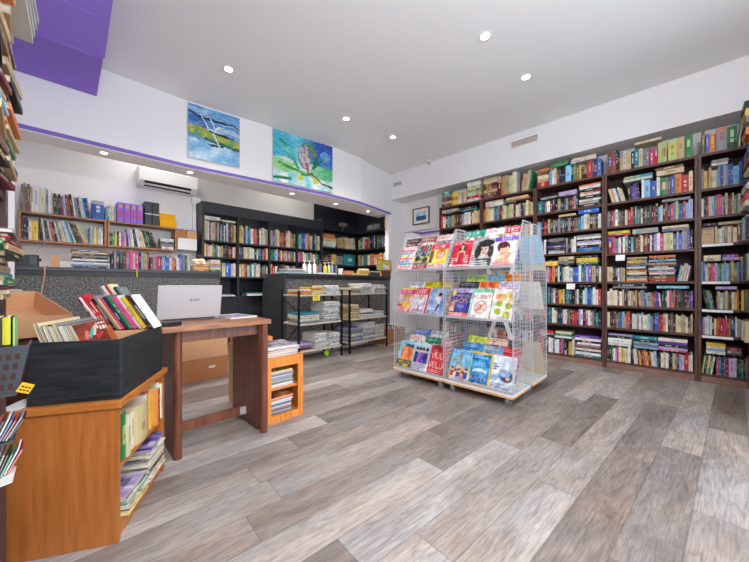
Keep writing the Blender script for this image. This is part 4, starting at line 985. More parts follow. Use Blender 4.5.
def flat_mag(Mx, w, d, h, rgb, label, cat='magazine', name='magazine', fn=None, group=None):
    r0 = rng.random() * 90; t0 = MB(Mx); V = []; F = []; Cc = []; n = 6
    base = lin(rgb)
    t0.col = base; t0.box((0, 0, 0), (w, d, h)); 
    # printed top sheet and paler page edge
    t0.c = [lin(mixc(rgb, (226, 222, 214), .45)) if i in (2, 3, 4, 5) else base for i in range(6)]
    g = 9
    for j in range(g):
        for i in range(g):
            a = len(V); xa, xb, ya, yb = w*i/g, w*(i+1)/g, d*j/g, d*(j+1)/g; V += [(xa, ya, h + .0004), (xb, ya, h + .0004), (xb, yb, h + .0004), (xa, yb, h + .0004)]; F.append((a, a+1, a+2, a+3))
            nn = nz(i / g, j / g, 5, r0); Cc.append(lin(mixc(rgb, (240, 236, 228) if nn > .1 else (40, 44, 70), min(abs(nn) * 1.4, .75))))
    t0.add(V, F, Cc); return tag(t0.build(name, M['gloss']), label, cat, group)
def flat_stack(cx, cy, z, w, d, cols, hs, lab, ang=0, name='magazine'):
    zz = z + .001
    for i, c in enumerate(cols):
        h = hs * rng.uniform(.8, 1.2); Mx = Matrix.Translation((cx, cy, zz)) @ Matrix.Rotation(rad(ang + rng.uniform(-5, 5)), 4, 'Z') @ Matrix.Translation((-w/2, -d/2, 0))
        flat_mag(Mx, w * rng.uniform(.9, 1), d * rng.uniform(.92, 1), h - .0012, jit(PAL[c][0], rng), f"{PAL[c][1]} magazine, {nth(i+1)} up in the {lab}", name=name); zz += h
    return zz
flat_stack(1.165, 2.255, .472, .285, .25, 'WAWEWHWWA', .009, "pile on top of the small orange cabinet")
flat_stack(1.155, 2.25, .245, .205, .24, 'VWKAGPVKVY', .0115, "upper pile inside the small orange cabinet")
flat_stack(1.15, 2.25, .045, .2, .24, 'KAKHVKSWRO', .0118, "lower pile inside the small orange cabinet")
t = thing('tray', "shallow yellow-orange tray standing behind the cabinet pile", 'tray', (1.14, 2.66, 0))
b = MB(); b.prism([(2.5, .001), (2.82, .001), (2.82, .50), (2.5, .50)], 0, 1.02, 1.28); b.build('carton', M['cardlight'], t)
b = MB()
for a, c in (((1.03, 2.51, .501), (1.27, 2.525, .56)), ((1.03, 2.795, .501), (1.27, 2.81, .56)), ((1.03, 2.526, .501), (1.045, 2.794, .56)), ((1.255, 2.526, .501), (1.27, 2.794, .56))): b.box(a, c)
b.build('rim', M['pine'], t)

# ================================================================== LEFT FOREGROUND: oak bookcase, black crate
A0 = 62.0; O0 = (.149, 1.552)
Fo = frame((O0[0], O0[1], 0), A0)          # x along the open side, y into the case
WO, DO = .505, .36
t = thing('oak_bookcase', "low orange oak bookcase carrying the black crate, left foreground", 'bookcase', (Fo @ Vector((WO/2, DO/2, 0))))
for xa, xb in ((0, .02), (WO - .02, WO)):
    b = MB(Fo); b.box((xa, 0, .001), (xb, DO, .525)); b.build('side_panel', M['oak'], t)
b = MB(Fo); b.box((-.012, -.014, .5255), (WO + .012, DO, .553)); b.build('top', M['oakh'], t, bevel=.003)
for z in (.075, .295): b = MB(Fo); b.box((.0205, .004, z - .02), (WO - .0205, DO - .012, z)); b.build('shelf', M['oakh'], t)
b = MB(Fo); b.box((.0205, .012, .001), (WO - .0205, .028, .0545)); b.build('plinth', M['oakh'], t)
b = MB(Fo); b.box((.0205, DO - .011, .001), (WO - .0205, DO - .002, .524)); b.build('back_panel', M['oak'], t)
shelf_row(Fo @ Matrix.Translation((.022, 0, 0)), WO - .044, .295, .228, [('u', .05, .32, 'GCEC', .84), ('u', .32, .99, 'E4CMYYOEKWC', .92)], "upper shelf of the low oak bookcase", .2, -.012, 2.0)
def mag_pile(Fm, x, y, z, w, d, cols, hs, lab, tilt=0):
    zz = z + .001
    for i, c in enumerate(cols):
        h = hs * rng.uniform(.85, 1.15); Mx = Fm @ Matrix.Translation((x + rng.uniform(-.008, .008), y + rng.uniform(-.014, .006), zz)) @ Matrix.Rotation(rad(rng.uniform(-3, 3)), 4, 'Z')
        flat_mag(Mx, w * rng.uniform(.93, 1), d, h - .001, jit(PAL[c][0], rng), f"{PAL[c][1]} magazine, {nth(i+1)} up in the {lab}"); zz += h
mag_pile(Fo, .042, -.012, .075, .19, .27, 'YEKCWGWTEV', .0085, "nearer pile on the low oak bookcase's bottom shelf")
mag_pile(Fo, .262, -.006, .075, .20, .27, 'CWEKWECWEKWEAP', .0108, "farther pile on the low oak bookcase's bottom shelf")
b = MB(Fo); b.col = lin((238, 238, 238)); b.prism([(-.010, .292), (.12, .291), (.12, .357), (-.010, .357)], 2, .5535, .555); tag(b.build('paper_sheet', M['paper']), "white paper sheet on the oak bookcase's top, left of the black crate", 'paper')

# black crate
Fk = frame((.158, 1.566, .5535), A0); WK, DK, HK = .445, .288, .233; th = .014
t = thing('black_crate', "worn black wooden crate of records and books on the oak bookcase", 'crate', Fk @ Vector((WK/2, DK/2, 0)))
for a, c in (((0, 0, .012), (th, DK, HK)), ((WK - th, 0, .012), (WK, DK, HK)), ((th + .0005, 0, .012), (WK - th - .0005, th, HK)), ((th + .0005, DK - th, .012), (WK - th - .0005, DK, HK))):
    b = MB(Fk); b.box(a, c); b.build('side_board', M['crate'], t, bevel=.003)
b = MB(Fk); b.box((0, 0, 0), (WK, DK, .0115)); b.build('bottom_board', M['crate'], t)
# records: thin sleeves standing along the near end, leaning to the left
nrec = 19; RC = 'EKCUWAKCEUAKWCBEUAC'
for i in range(nrec):
    y = .262 - i * .0078; c = RC[i]; lean = 17 + i * .32
    Mr = Fk @ Matrix.Translation((.02 + rng.uniform(0, .006), y - .072, .0142)) @ Matrix.Rotation(rad(-lean), 4, 'X') @ Matrix.Rotation(rad(-.6), 4, 'Y')
    b = MB(Mr); rgb = jit(PAL[c][0], rng); b.col = lin(rgb)
    hh = .298 + rng.uniform(-.008, .006); ww = .252
    if i < nrec - 1:
        b.box((0, 0, 0), (ww, .0042, hh)); b.c = [lin(mixc(rgb, (236, 226, 204), .75)) if k in (1, 3, 5) else lin(rgb) for k in range(6)]
        tag(b.build('record_sleeve', M['cover']), f"{PAL[c][1]} sleeve standing {nth(i+1)} in the black crate's near row", 'record sleeve', None)
    else:
        tt = thing('record_sleeve', "brown sleeve with coloured sticks printed on it, front of the crate's near row", 'record sleeve', Mr.translation)
        b.box((0, .001, 0), (ww + .01, .0045, hh)); b.build('sleeve', M['cover'], tt)
        def crayons(u, v):
            v = v / .36
            if v > 1.02: return (110, 50, 40)
            c = mixc((96, 40, 34), (150, 60, 40), .5 + nz(u, v, 5, 71))
            if u > .8 and v > .3: c = mixc(c, (206, 110, 60), .7)
            for q, (ax, ay, bx, by) in enumerate(((.3, .55, .44, .3), (.42, .5, .56, .2), (.2, .6, .26, .36), (.5, .62, .66, .5))):
                if seg(u, v, ax, ay, bx, by) < .045: return [(64, 170, 160), (226, 190, 186), (220, 110, 100), (206, 50, 60)][q]
            for yy in (.14, .26, .36):
                if abs(v - yy) < .03 and .58 + .06 * yy < u < .86 and int(u * 30) % 3: return (240, 226, 210)
            return c
        raster_to_mesh('print', [[crayons((k+.5)/36, (j+.5)/36) for k in range(36)] for j in range(36)], ww + .008, hh, M['gloss'], tt, Mr @ Matrix.Translation((.001, .0005, 0)))
# leaning books in the far half, two rows
def lean_row(codes, x, ystart, widths, h, lean, lab, z=.013, d=.14):
    y = ystart; n = 0
    for c, w in zip(codes, widths):
        n += 1; rgb = jit(PAL[c][0], rng); hh = h * rng.uniform(.93, 1.04); V, Fc, Cc = book_geom(w - .001, hh, d * rng.uniform(.9, 1), rgb, random.Random(rng.random()))
        # local book frame: thickness along -y of the crate, spine towards the camera (-x)
        Mx = Fk @ Matrix.Translation((x + rng.uniform(0, .012), y, z)) @ Matrix.Rotation(rad(lean), 4, 'X').inverted() @ Matrix.Rotation(rad(-90), 4, 'Z') @ Matrix.Translation((w/2, 0, 0))
        BOOKS.append(dict(w=w, h=hh, d=d, rgb=rgb, M=Mx, name=PAL[c][1], desc=f"{nth(n)} from the left in the {lab}", area=9999, seed=rng.random(), geom=(V, Fc, Cc)))
        y -= w / math.cos(rad(lean))
lean_row('AWRCNA', .398, .14, [.012,.010,.013,.012,.012,.011], .235, 30, "crate's taller rear leaning row", z=.2355, d=.09)
lean_row('HWRRKAYMKGMWYUKW', .292, .205, [.013,.007,.015,.013,.012,.010,.008,.010,.014,.016,.019,.011,.017,.012,.010,.011], .18, 31, "crate's leaning row", z=.2355, d=.088)
t = thing('filler_box', "low cardboard inner box under the leaning books in the black crate", 'box', Fk @ Vector((.35, .14, .012)))
b = MB(Fk); b.box((.29, .018, .0125), (.428, .27, .232)); b.build('carton', M['cardlight'], t)

# tan open carton tipped up on a sloping stand behind the crate
LQ, WQ, HQ = .32, .46, .10
ey_ = Vector((.315, -.917, -.245)).normalized(); ex_ = Vector((-.946, -.325, 0)).normalized(); ez_ = ex_.cross(ey_).normalized(); ey_ = ez_.cross(ex_)
Aq = Vector((-.109, 2.584, .966)) - ez_ * HQ
Fq = Matrix(((ex_.x, ey_.x, ez_.x, Aq.x), (ex_.y, ey_.y, ez_.y, Aq.y), (ex_.z, ey_.z, ez_.z, Aq.z), (0, 0, 0, 1)))
t = thing('open_carton', "open tan cardboard carton tipped up behind the black crate", 'carton', Fq.translation)
b = MB(Fq); b.box((0, 0, 0), (LQ, WQ, .004)); b.build('bottom', M['cardlight'], t)
for a, c in (((0, 0, .0045), (.004, WQ, HQ)), ((LQ - .004, 0, .0045), (LQ, WQ, HQ)), ((.0045, 0, .0045), (LQ - .0045, .004, HQ)), ((.0045, WQ - .004, .0045), (LQ - .0045, WQ, HQ))):
    b = MB(Fq); b.box(a, c); b.build('wall_flap', M['cardlight'], t)
cs = [Fq @ Vector((x, y, -.002)) for x, y in ((.03, .03), (.29, .03), (.29, .43), (.03, .43))]
b = MB(); b.add([tuple(p) for p in cs] + [(p.x, p.y, .001) for p in cs], [(0,1,2,3),(7,6,5,4),(0,4,5,1),(1,5,6,2),(2,6,7,3),(3,7,4,0)])
tag(b.build('sloping_stand', M['case']), "dark sloping stand carrying the tipped tan carton behind the black crate", 'stand')

# grey slotted bin and magazine tray on the left bookcase's edge
t = thing('slotted_bin', "dark grey slotted plastic bin hung on the far left bookcase's edge", 'bin', (-.1, 1.25, .69))
b = MB(); b.prism([(-.132, .72), (-.0835, .72), (-.062, .845), (-.132, .845)], 1, 1.2, 1.206); b.build('front_panel', M['counter'], t)
b = MB(); b.prism([(-.132, .72), (-.0835, .72), (-.0835, .725), (-.132, .725)], 1, 1.207, 1.31); b.build('floor_panel', M['counter'], t)
b = MB(); b.prism([(-.0875, .726), (-.0835, .726), (-.062, .845), (-.066, .845)], 1, 1.207, 1.31); b.build('side_panel', M['counter'], t)
b = MB()
for r in range(4):
    for k in range(3):
        xa, za = -.128 + k * .015 + r * .004, .738 + r * .025; b.box((xa, 1.1975, za), (xa + .008, 1.1995, za + .013))
b.build('slot_panel', M['plushdark'], t)
for i, (c, xa) in enumerate((('K', -.1385), ('K', -.1245), ('K', -.1108), ('L', -.0985))):
    rgb = (26, 27, 28) if c == 'K' else (150, 190, 120)
    V, Fc, Cc = book_geom(.0135 if c != 'L' else .0035, .19, .08, rgb, random.Random(i + 3)); bs = lin(rgb)
    Cc = [q if q == bs or n > len(Cc) - 9 else lin((196, 190, 40)) for n, q in enumerate(Cc)] if c == 'K' else [bs] * len(Cc)
    BOOKS.append(dict(w=.0145, h=.215, d=.14, rgb=rgb, M=frame((xa + .008, 1.225, .727), 0), name=PAL[c][1], desc=f"{nth(i+1)} from the left standing in the dark grey slotted bin", area=9998, seed=.2, geom=(V, Fc, Cc)))
t = thing('price_card', "small yellow tilted price card hung between slotted bin and crate", 'price card', (-.03, 1.21, .68))
Mt = Matrix.Translation((-.079, 1.192, .742)) @ Matrix.Rotation(rad(28), 4, 'Y')
b = MB(Mt); b.col = lin((232, 176, 36)); b.box((-.001, 0, -.012), (.024, .0015, .012)); b.build('paper', M['paper'], t)
b = MB(Mt); b.col = lin((60, 44, 24))
for r in range(2):
    for k in range(3): b.box((.003 + k*.0065, -.0006, -.007 + r*.008), (.0075 + k*.0065, -.0001, -.0035 + r*.008))
b.build('lettering', M['paper'], t)
t = thing('magazine_tray', "white wire tray of magazines on the far left bookcase, low down", 'tray', (-.1, 1.2, .50))
b = MB(); b.prism([(-.132, .512), (-.088, .519), (-.088, .523), (-.132, .516)], 1, 1.16, 1.25); b.build('shelf', M['white'], t)
b = MB(); b.prism([(-.132, .600), (-.088, .607), (-.088, .610), (-.132, .603)], 1, 1.19, 1.28); b.build('shelf', M['grey'], t)
for r, (cs, xa, z0) in enumerate((('RWGKAW', -.1, .5235), ('KARBWKRA', -.097, .611))):
    for i, c in enumerate(cs):
        x = xa - i * .0052; Mx = Matrix.Translation((x, 1.20 + rng.uniform(-.006, .006), z0 - i * .0006)) @ Matrix.Rotation(rad(12 + 2.2*(len(cs) - i)), 4, 'Y'); b = MB(Mx); rgb = jit(PAL[c][0], rng); b.col = lin(rgb)
        b.box((-.0019, 0, .002), (.0013, .075, .05 + rng.uniform(0, .012))); b.c = [lin(mixc(rgb, (226, 226, 222), .5)) if k == 2 else lin(rgb) for k in range(6)]
        tag(b.build('magazine', M['gloss']), f"{PAL[c][1]} magazine, {nth(i+1)} from the right, {'upper' if r else 'lower'} row of the magazine tray at far left", 'magazine')
for k in range(4):
    Mx = Matrix.Translation((-.318 + .003*k, 1.27 - .01*k, 1.803 + .017*k)) @ Matrix.Rotation(rad(-1 - .4*k), 4, 'Z'); b = MB(Mx); b.col = lin((206 - 8*k, 206 - 6*k, 200 - 4*k)); b.box((0, 0, 0), (.242, .27, .0155))
    tag(b.build('magazine', M['paper']), f"pale grey magazine jutting out over the second pile, {nth(k+1)} up, bookcase at far left", 'magazine')
# ================================================================== MAGAZINE RACKS
FONT = {}
_G = """A0E11111F1111 B1E111E1111E C0E1010101110E"""
def g5(s): return s
# 5x7 capitals, one hex pair per row
for ch, rows in {'A':'0E11111F111111','B':'1E11111E11111E','C':'0F10101010100F','D':'1E11111111111E','E':'1F10101E10101F','F':'1F10101E101010','G':'0F10101311110F','H':'1111111F111111','I':'0E04040404040E','K':'11121418141211','L':'1010101010101F',
  'M':'111B1515111111','N':'11191513111111','O':'0E11111111110E','P':'1E11111E101010','R':'1E11111E141211','S':'0F10100E01011E','T':'1F040404040404','U':'1111111111110E','V':'11111111110A04','W':'11111115151B11','Y':'11110A04040404','Z':'1F01020408101F',
  '0':'0E11131519110E','1':'040C040404040E','%':'18190204081303','2':'0E11010204081F','!':'04040404040004',' ':'00000000000000','&':'0C120C0A15120D',"'":'04040000000000'}.items():
    FONT[ch] = [int(rows[i:i+2], 16) for i in range(0, 14, 2)]
class Cover:
    def __init__(s, rgb, w=42, h=56): s.w, s.h = w, h; s.g = [[rgb] * w for _ in range(h)]
    def put(s, x, y, c):
        x, y = int(x), int(y)
        if 0 <= x < s.w and 0 <= y < s.h: s.g[y][x] = c
    def rect(s, x0, y0, x1, y1, c):
        for y in range(int(y0), int(y1)):
            for x in range(int(x0), int(x1)): s.put(x, y, c)
        return s
    def ell(s, cx, cy, rx, ry, c):
        for y in range(int(cy - ry), int(cy + ry) + 1):
            for x in range(int(cx - rx), int(cx + rx) + 1):
                if ((x + .5 - cx) / rx) ** 2 + ((y + .5 - cy) / ry) ** 2 <= 1: s.put(x, y, c)
        return s
    def line(s, x0, y0, x1, y1, wd, c):
        for y in range(s.h):
            for x in range(s.w):
                if seg(x + .5, y + .5, x0, y0, x1, y1) < wd / 2: s.put(x, y, c)
        return s
    def text(s, t, x, y, c, k=1, ky=None):
        ky = ky or k
        for ch in t.upper():
            for r, bits in enumerate(FONT.get(ch, FONT[' '])):
                for q in range(5):
                    if bits >> (4 - q) & 1: s.rect(x + q*k, y + r*ky, x + q*k + k, y + r*ky + ky, c)
            x += 6 * k
        return s
    def noise(s, x0, y0, x1, y1, cols, sc, seed):
        for y in range(int(y0), int(y1)):
            for x in range(int(x0), int(x1)):
                n = nz(x / 42, y / 42, sc, seed) + .5; n = min(max(n, 0), .999); q = n * (len(cols) - 1); i = int(q); s.put(x, y, mixc(cols[i], cols[i+1], q - i))
        return s
    def lines(s, x0, y0, x1, y1, c, step=3, seed=0):
        r = random.Random(seed)
        y = y0
        while y < y1: s.rect(x0, y, x0 + (x1 - x0) * r.uniform(.5, 1), y + max(1, step // 2), c); y += step
        return s
SK, SK2 = (236, 196, 170), (222, 174, 146)
def person(cv, cx, top, s, hair, dress, skin=SK, arms=True):
    cv.ell(cx, top + 6*s, 5.4*s, 7*s, hair); cv.ell(cx - 3.5*s, top + 11*s, 2.6*s, 7*s, hair); cv.ell(cx + 3.5*s, top + 11*s, 2.6*s, 7*s, hair)
    cv.rect(cx - 1.4*s, top + 10*s, cx + 1.4*s, top + 15*s, skin); cv.ell(cx, top + 7.5*s, 3.4*s, 4.8*s, skin)
    cv.ell(cx, top + 17*s, 7.5*s, 3.5*s, skin); cv.line(cx - 6.5*s, top + 17*s, cx - 7.5*s, top + 34*s, 2.6*s, skin); cv.line(cx + 6.5*s, top + 17*s, cx + 7.5*s, top + 34*s, 2.6*s, skin)
    cv.rect(cx - 5.2*s, top + 17.5*s, cx + 5.2*s, top + 56*s, dress)
    cv.put(cx - 1.5*s, top + 7*s, (60, 40, 36)); cv.put(cx + 1.5*s, top + 7*s, (60, 40, 36)); cv.rect(cx - 1.2*s, top + 10*s, cx + 1.2*s, top + 10*s + 1, (190, 60, 70))
def face(cv, cx, cy, s, hair, skin=SK, lips=(196, 70, 80)):
    cv.ell(cx, cy - 2*s, 11*s, 13*s, hair); cv.ell(cx, cy, 8*s, 11*s, skin); cv.ell(cx, cy - 9*s, 8*s, 3.6*s, hair)
    for q in (-3.4, 3.4): cv.rect(cx + q*s - 1.4*s, cy - 2*s, cx + q*s + 1.4*s, cy - 1*s + .5, (50, 40, 44))
    cv.rect(cx - .6*s, cy, cx + .6*s, cy + 3*s, mixc(skin, (160, 110, 90), .4)); cv.rect(cx - 2.6*s, cy + 5.5*s, cx + 2.6*s, cy + 7*s, lips)
def cv_red_dress():
    c = Cover((206, 30, 56)); c.rect(0, 0, 42, 9, (222, 60, 84)); c.lines(2, 2, 40, 8, (240, 220, 224), 3, 1); person(c, 21, 6, 1.0, (44, 26, 26), (196, 16, 40)); c.lines(1, 34, 13, 50, (246, 226, 226), 4, 2); c.lines(30, 30, 41, 46, (246, 226, 226), 4, 3); c.rect(0, 48, 42, 51, (240, 236, 236)); return c
def cv_grey_portrait():
    c = Cover((186, 186, 190)); c.noise(0, 0, 42, 56, [(150,152,158),(206,206,208)], 2, 3); face(c, 24, 22, 1.05, (30, 26, 30), (236, 208, 192)); c.ell(26, 8, 15, 6, (34, 30, 34)); c.ell(12, 24, 6, 13, (40, 36, 40)); c.ell(37, 26, 5, 11, (50, 46, 50)); c.rect(10, 38, 40, 56, (70, 70, 76)); c.lines(2, 42, 40, 54, (232, 232, 232), 4, 5); c.lines(1, 30, 8, 40, (220, 60, 80), 4, 6); return c
def cv_short_hair():
    c = Cover((238, 226, 218)); c.rect(0, 0, 42, 8, (120, 84, 190)); c.text('VNIL', 14, 1, (236, 230, 244), 1); c.ell(18, 19, 11, 10, (80, 34, 38)); c.ell(20, 24, 8, 9, SK); c.ell(17, 15, 10, 6, (90, 36, 40)); c.ell(24, 44, 17, 16, SK2); c.line(10, 40, 22, 33, 6, SK); c.ell(36, 40, 5, 9, (246, 240, 234)); c.rect(16, 24, 18, 25, (50, 36, 36)); c.rect(23, 24, 25, 25, (50, 36, 36)); c.rect(19, 29, 23, 30, (190, 70, 76)); c.lines(2, 47, 38, 56, (200, 120, 150), 4, 8); return c
def cv_purple_list():
    c = Cover((70, 60, 130)); c.rect(0, 0, 42, 8, (190, 176, 226)); c.lines(10, 2, 40, 7, (100, 70, 160), 3, 4); c.rect(2, 4, 9, 16, (240, 214, 60)); c.noise(4, 12, 42, 28, [(60,50,120),(220,180,140),(110,90,170),(60,56,126)], 8, 5); c.rect(14, 28, 36, 42, (66, 70, 170)); c.text('MM', 18, 31, (210, 214, 240), 1); c.noise(0, 26, 10, 44, [(220,120,90),(240,220,190)], 7, 9); c.rect(0, 46, 42, 54, (236, 120, 110)); c.lines(2, 47, 38, 54, (250, 240, 240), 3, 3); return c
def cv_mint():
    c = Cover((246, 246, 240)); c.rect(0, 0, 42, 7, (120, 206, 180)); c.rect(0, 0, 6, 56, (130, 210, 186)); c.text('BYLINKY', 3, 12, (190, 60, 60), .92, 1); c.ell(23, 34, 12, 12, (220, 130, 120)); c.ell(23, 34, 10, 10, (246, 240, 234)); c.noise(15, 28, 31, 40, [(200,90,80),(246,236,226),(150,60,60)], 8, 6)
    c.line(15, 42, 31, 26, 2.4, (200, 80, 76)); c.lines(6, 49, 20, 55, (200, 60, 160), 3, 7); c.lines(1, 20, 5, 44, (240, 250, 246), 5, 9); return c
def cv_apples():
    c = Cover((244, 240, 230)); c.rect(0, 0, 42, 6, (236, 232, 240)); 
    for x, y, q in ((10, 14, 1), (28, 10, 2), (19, 16, 2), (34, 18, 2), (13, 26, 0), (30, 30, 0), (12, 40, 0), (28, 45, 0)):
        c.ell(x, y, 6.5, 5.6, [(150, 196, 70), (236, 176, 120), (240, 196, 130)][q]); c.ell(x + 1.5, y - 1, 3.2, 2.4, [(236, 120, 90), (226, 110, 60), (200, 210, 90)][q]); c.rect(x, y - 6, x + 1, y - 4, (90, 60, 40))
    c.lines(2, 50, 34, 56, (170, 130, 200), 3, 2); c.rect(38, 6, 42, 56, (190, 176, 210)); return c
def cv_giraffe():
    c = Cover((120, 190, 226)); c.rect(0, 0, 42, 7, (60, 140, 206)); c.lines(2, 1, 40, 6, (230, 240, 250), 3, 2); c.rect(0, 32, 42, 56, (206, 190, 170))
    c.line(24, 36, 22, 12, 3.4, (206, 150, 84)); c.ell(20, 11, 4.5, 2.6, (206, 150, 84)); c.line(13, 38, 12, 20, 3, (200, 144, 80)); c.ell(10, 19, 4, 2.4, (200, 144, 80)); c.ell(28, 38, 7, 4, (206, 150, 84))
    for x, y, q in ((7, 36, 0), (14, 40, 1), (20, 38, 2), (29, 42, 3), (35, 36, 4)):
        col = [(196, 60, 70), (230, 226, 220), (90, 60, 130), (224, 160, 170), (60, 80, 140)][q]; c.ell(x, y, 3, 3.4, SK); c.ell(x, y - 2, 3, 2.2, (90, 56, 40)); c.rect(x - 4, y + 3, x + 4, y + 14, col)
    c.lines(2, 49, 30, 56, (246, 246, 246), 3, 5); return c
def cv_yellow_border():
    c = Cover((246, 206, 40)); c.rect(3, 3, 39, 53, (30, 120, 200)); c.noise(3, 9, 39, 34, [(20,90,180),(70,180,226),(30,120,200)], 3, 12); c.lines(6, 4, 36, 9, (190, 226, 246), 4, 1); c.ell(21, 34, 14, 7, (230, 240, 246)); c.ell(21, 37, 15, 4, (80, 150, 200)); c.text('UND', 12, 17, (206, 236, 246), 1); c.rect(6, 42, 36, 50, (24, 70, 150)); c.text('WATER', 7, 42, (190, 226, 246), 1); return c
def cv_snow():
    c = Cover((214, 226, 240)); c.noise(0, 8, 42, 56, [(150,180,214),(240,244,250),(196,212,232)], 3, 14); c.rect(0, 0, 42, 7, (236, 240, 246)); c.ell(26, 32, 12, 9, (80, 110, 160)); c.ell(24, 28, 10, 6, (150, 180, 220)); c.ell(28, 38, 9, 4, (60, 66, 90)); c.ell(30, 36, 4, 3, SK2); c.lines(2, 46, 38, 55, (60, 66, 80), 3, 7); c.lines(1, 14, 14, 26, (90, 110, 160), 4, 8); return c
def cv_pastel():
    c = Cover((246, 226, 226)); cols = [(236, 110, 130), (110, 190, 220), (206, 226, 130), (236, 120, 140), (110, 180, 220), (90, 170, 190)]
    for i, q in enumerate(cols): c.rect(3, 8 + i*6, 39 - (i * 5) % 12, 12 + i*6, q)
    c.lines(4, 45, 38, 55, (220, 90, 90), 3, 2); c.rect(0, 0, 3, 56, (226, 80, 100)); return c
def cv_bike():
    c = Cover((120, 120, 110)); c.noise(0, 12, 42, 40, [(60,70,60),(196,190,170),(60,90,140),(150,120,100)], 5, 15); c.rect(0, 26, 42, 38, (236, 214, 30)); c.noise(4, 28, 38, 36, [(236,214,30),(90,100,60),(236,220,60)], 7, 16); c.rect(0, 0, 42, 14, (70, 76, 84)); c.text('BC', 3, 1, (246, 246, 246), 1.4, 1.7); c.rect(20, 1, 27, 13, (220, 40, 50)); c.text('D', 30, 1, (246, 246, 246), 1.4, 1.7); c.ell(24, 20, 5, 5, (50, 90, 150)); c.ell(12, 30, 6, 6, (40, 40, 46)); c.ell(32, 33, 6, 6, (40, 40, 46)); c.rect(0, 44, 42, 52, (190, 40, 60)); c.text('PRICE', 4, 44, (246, 236, 236), 1); return c
def cv_celebrity():
    c = Cover((246, 224, 90)); c.rect(0, 0, 42, 12, (220, 40, 60)); c.text('STAR', 6, 2, (250, 240, 240), 1.2, 1.2); face(c, 26, 24, .95, (206, 120, 60), SK, (206, 60, 80)); c.rect(14, 38, 40, 50, (240, 210, 60)); c.rect(0, 44, 42, 54, (236, 226, 226)); c.text('PREVIEW', 1, 45, (196, 60, 110), .95, 1); c.rect(0, 14, 8, 40, (120, 70, 50)); return c
def cv_pink_woman():
    c = Cover((232, 190, 190)); c.rect(0, 0, 42, 4, (240, 214, 60)); c.rect(0, 4, 42, 14, (226, 70, 130)); c.text('GLOW', 8, 5, (250, 230, 240), 1); face(c, 22, 24, .8, (206, 150, 90)); c.rect(8, 32, 36, 42, (240, 200, 90)); c.rect(0, 36, 12, 40, (206, 60, 70)); c.lines(2, 42, 40, 55, (206, 60, 80), 3, 5); return c
def cv_hundred():
    c = Cover((206, 206, 222)); c.rect(0, 0, 42, 14, (220, 40, 60)); c.text('100%', 6, 2, (250, 236, 238), 1.3, 1.5); c.noise(0, 14, 42, 44, [(170,180,210),(230,226,236),(206,196,214)], 3, 17); c.ell(22, 22, 4, 4.6, SK); c.ell(22, 19, 4.6, 3.4, (226, 190, 90)); c.line(22, 26, 20, 42, 5, (236, 226, 230)); c.line(26, 30, 30, 40, 2, SK); c.rect(18, 38, 21, 48, (200, 60, 50)); c.rect(38, 10, 42, 56, (210, 40, 60)); c.lines(2, 46, 36, 56, (170, 60, 80), 3, 2); return c
def cv_blue_lady():
    c = Cover((150, 176, 220)); c.noise(0, 0, 42, 56, [(110,140,206),(206,220,240)], 2.5, 18); c.ell(26, 16, 4, 4.6, SK); c.ell(26, 13, 4.6, 3.6, (50, 36, 40)); c.line(26, 22, 24, 36, 6, (246, 240, 240)); c.line(26, 34, 22, 46, 4, (50, 60, 130)); c.lines(2, 46, 40, 55, (40, 50, 90), 3, 4); return c
def cv_orange_blue():
    c = Cover((150, 206, 226)); c.rect(14, 6, 38, 12, (70, 90, 110)); c.rect(8, 12, 38, 40, (240, 130, 60)); c.ell(18, 24, 6, 9, (236, 170, 120)); c.ell(30, 26, 5, 8, (226, 96, 50)); c.rect(0, 40, 42, 56, (70, 80, 80)); c.noise(2, 42, 40, 54, [(236,214,60),(60,70,80),(226,226,220)], 6, 19); return c
def cv_purple_group():
    c = Cover((170, 200, 226)); c.rect(0, 0, 42, 6, (206, 226, 240))
    for x, q in ((8, (60, 50, 100)), (16, (160, 110, 200)), (24, (110, 70, 170)), (33, (70, 50, 120))): c.ell(x, 15, 3.4, 4.2, SK); c.ell(x, 12, 3.6, 3, (60, 40, 40)); c.rect(x - 5, 19, x + 4, 42, q)
    c.rect(0, 40, 42, 56, (226, 226, 236)); c.lines(2, 42, 40, 55, (60, 60, 110), 3, 6); return c
def cv_red_you():
    c = Cover((222, 60, 64)); c.lines(4, 2, 38, 9, (110, 20, 30), 4, 3); c.text('YOU', 5, 14, (250, 236, 232), 1.8, 1.8); c.text('YOLO', 4, 32, (250, 236, 232), 1.45, 1.8); c.lines(4, 48, 38, 54, (250, 230, 226), 3, 2); return c
def cv_band(mast, bg, ink, word='', seed=1):
    c = Cover(bg); c.rect(0, 0, 42, 12, mast)
    if word: c.text(word, 2, 2, ink, min(1.3, 38 / (6 * len(word))), 1.2)
    else: c.lines(3, 3, 39, 9, ink, 3, seed)
    c.noise(0, 12, 42, 56, [bg, mixc(bg, (60, 50, 70), .6), SK2, bg, mixc(bg, (246, 240, 230), .5)], 4, seed + 20); c.lines(2, 40, 20, 54, ink, 4, seed); return c

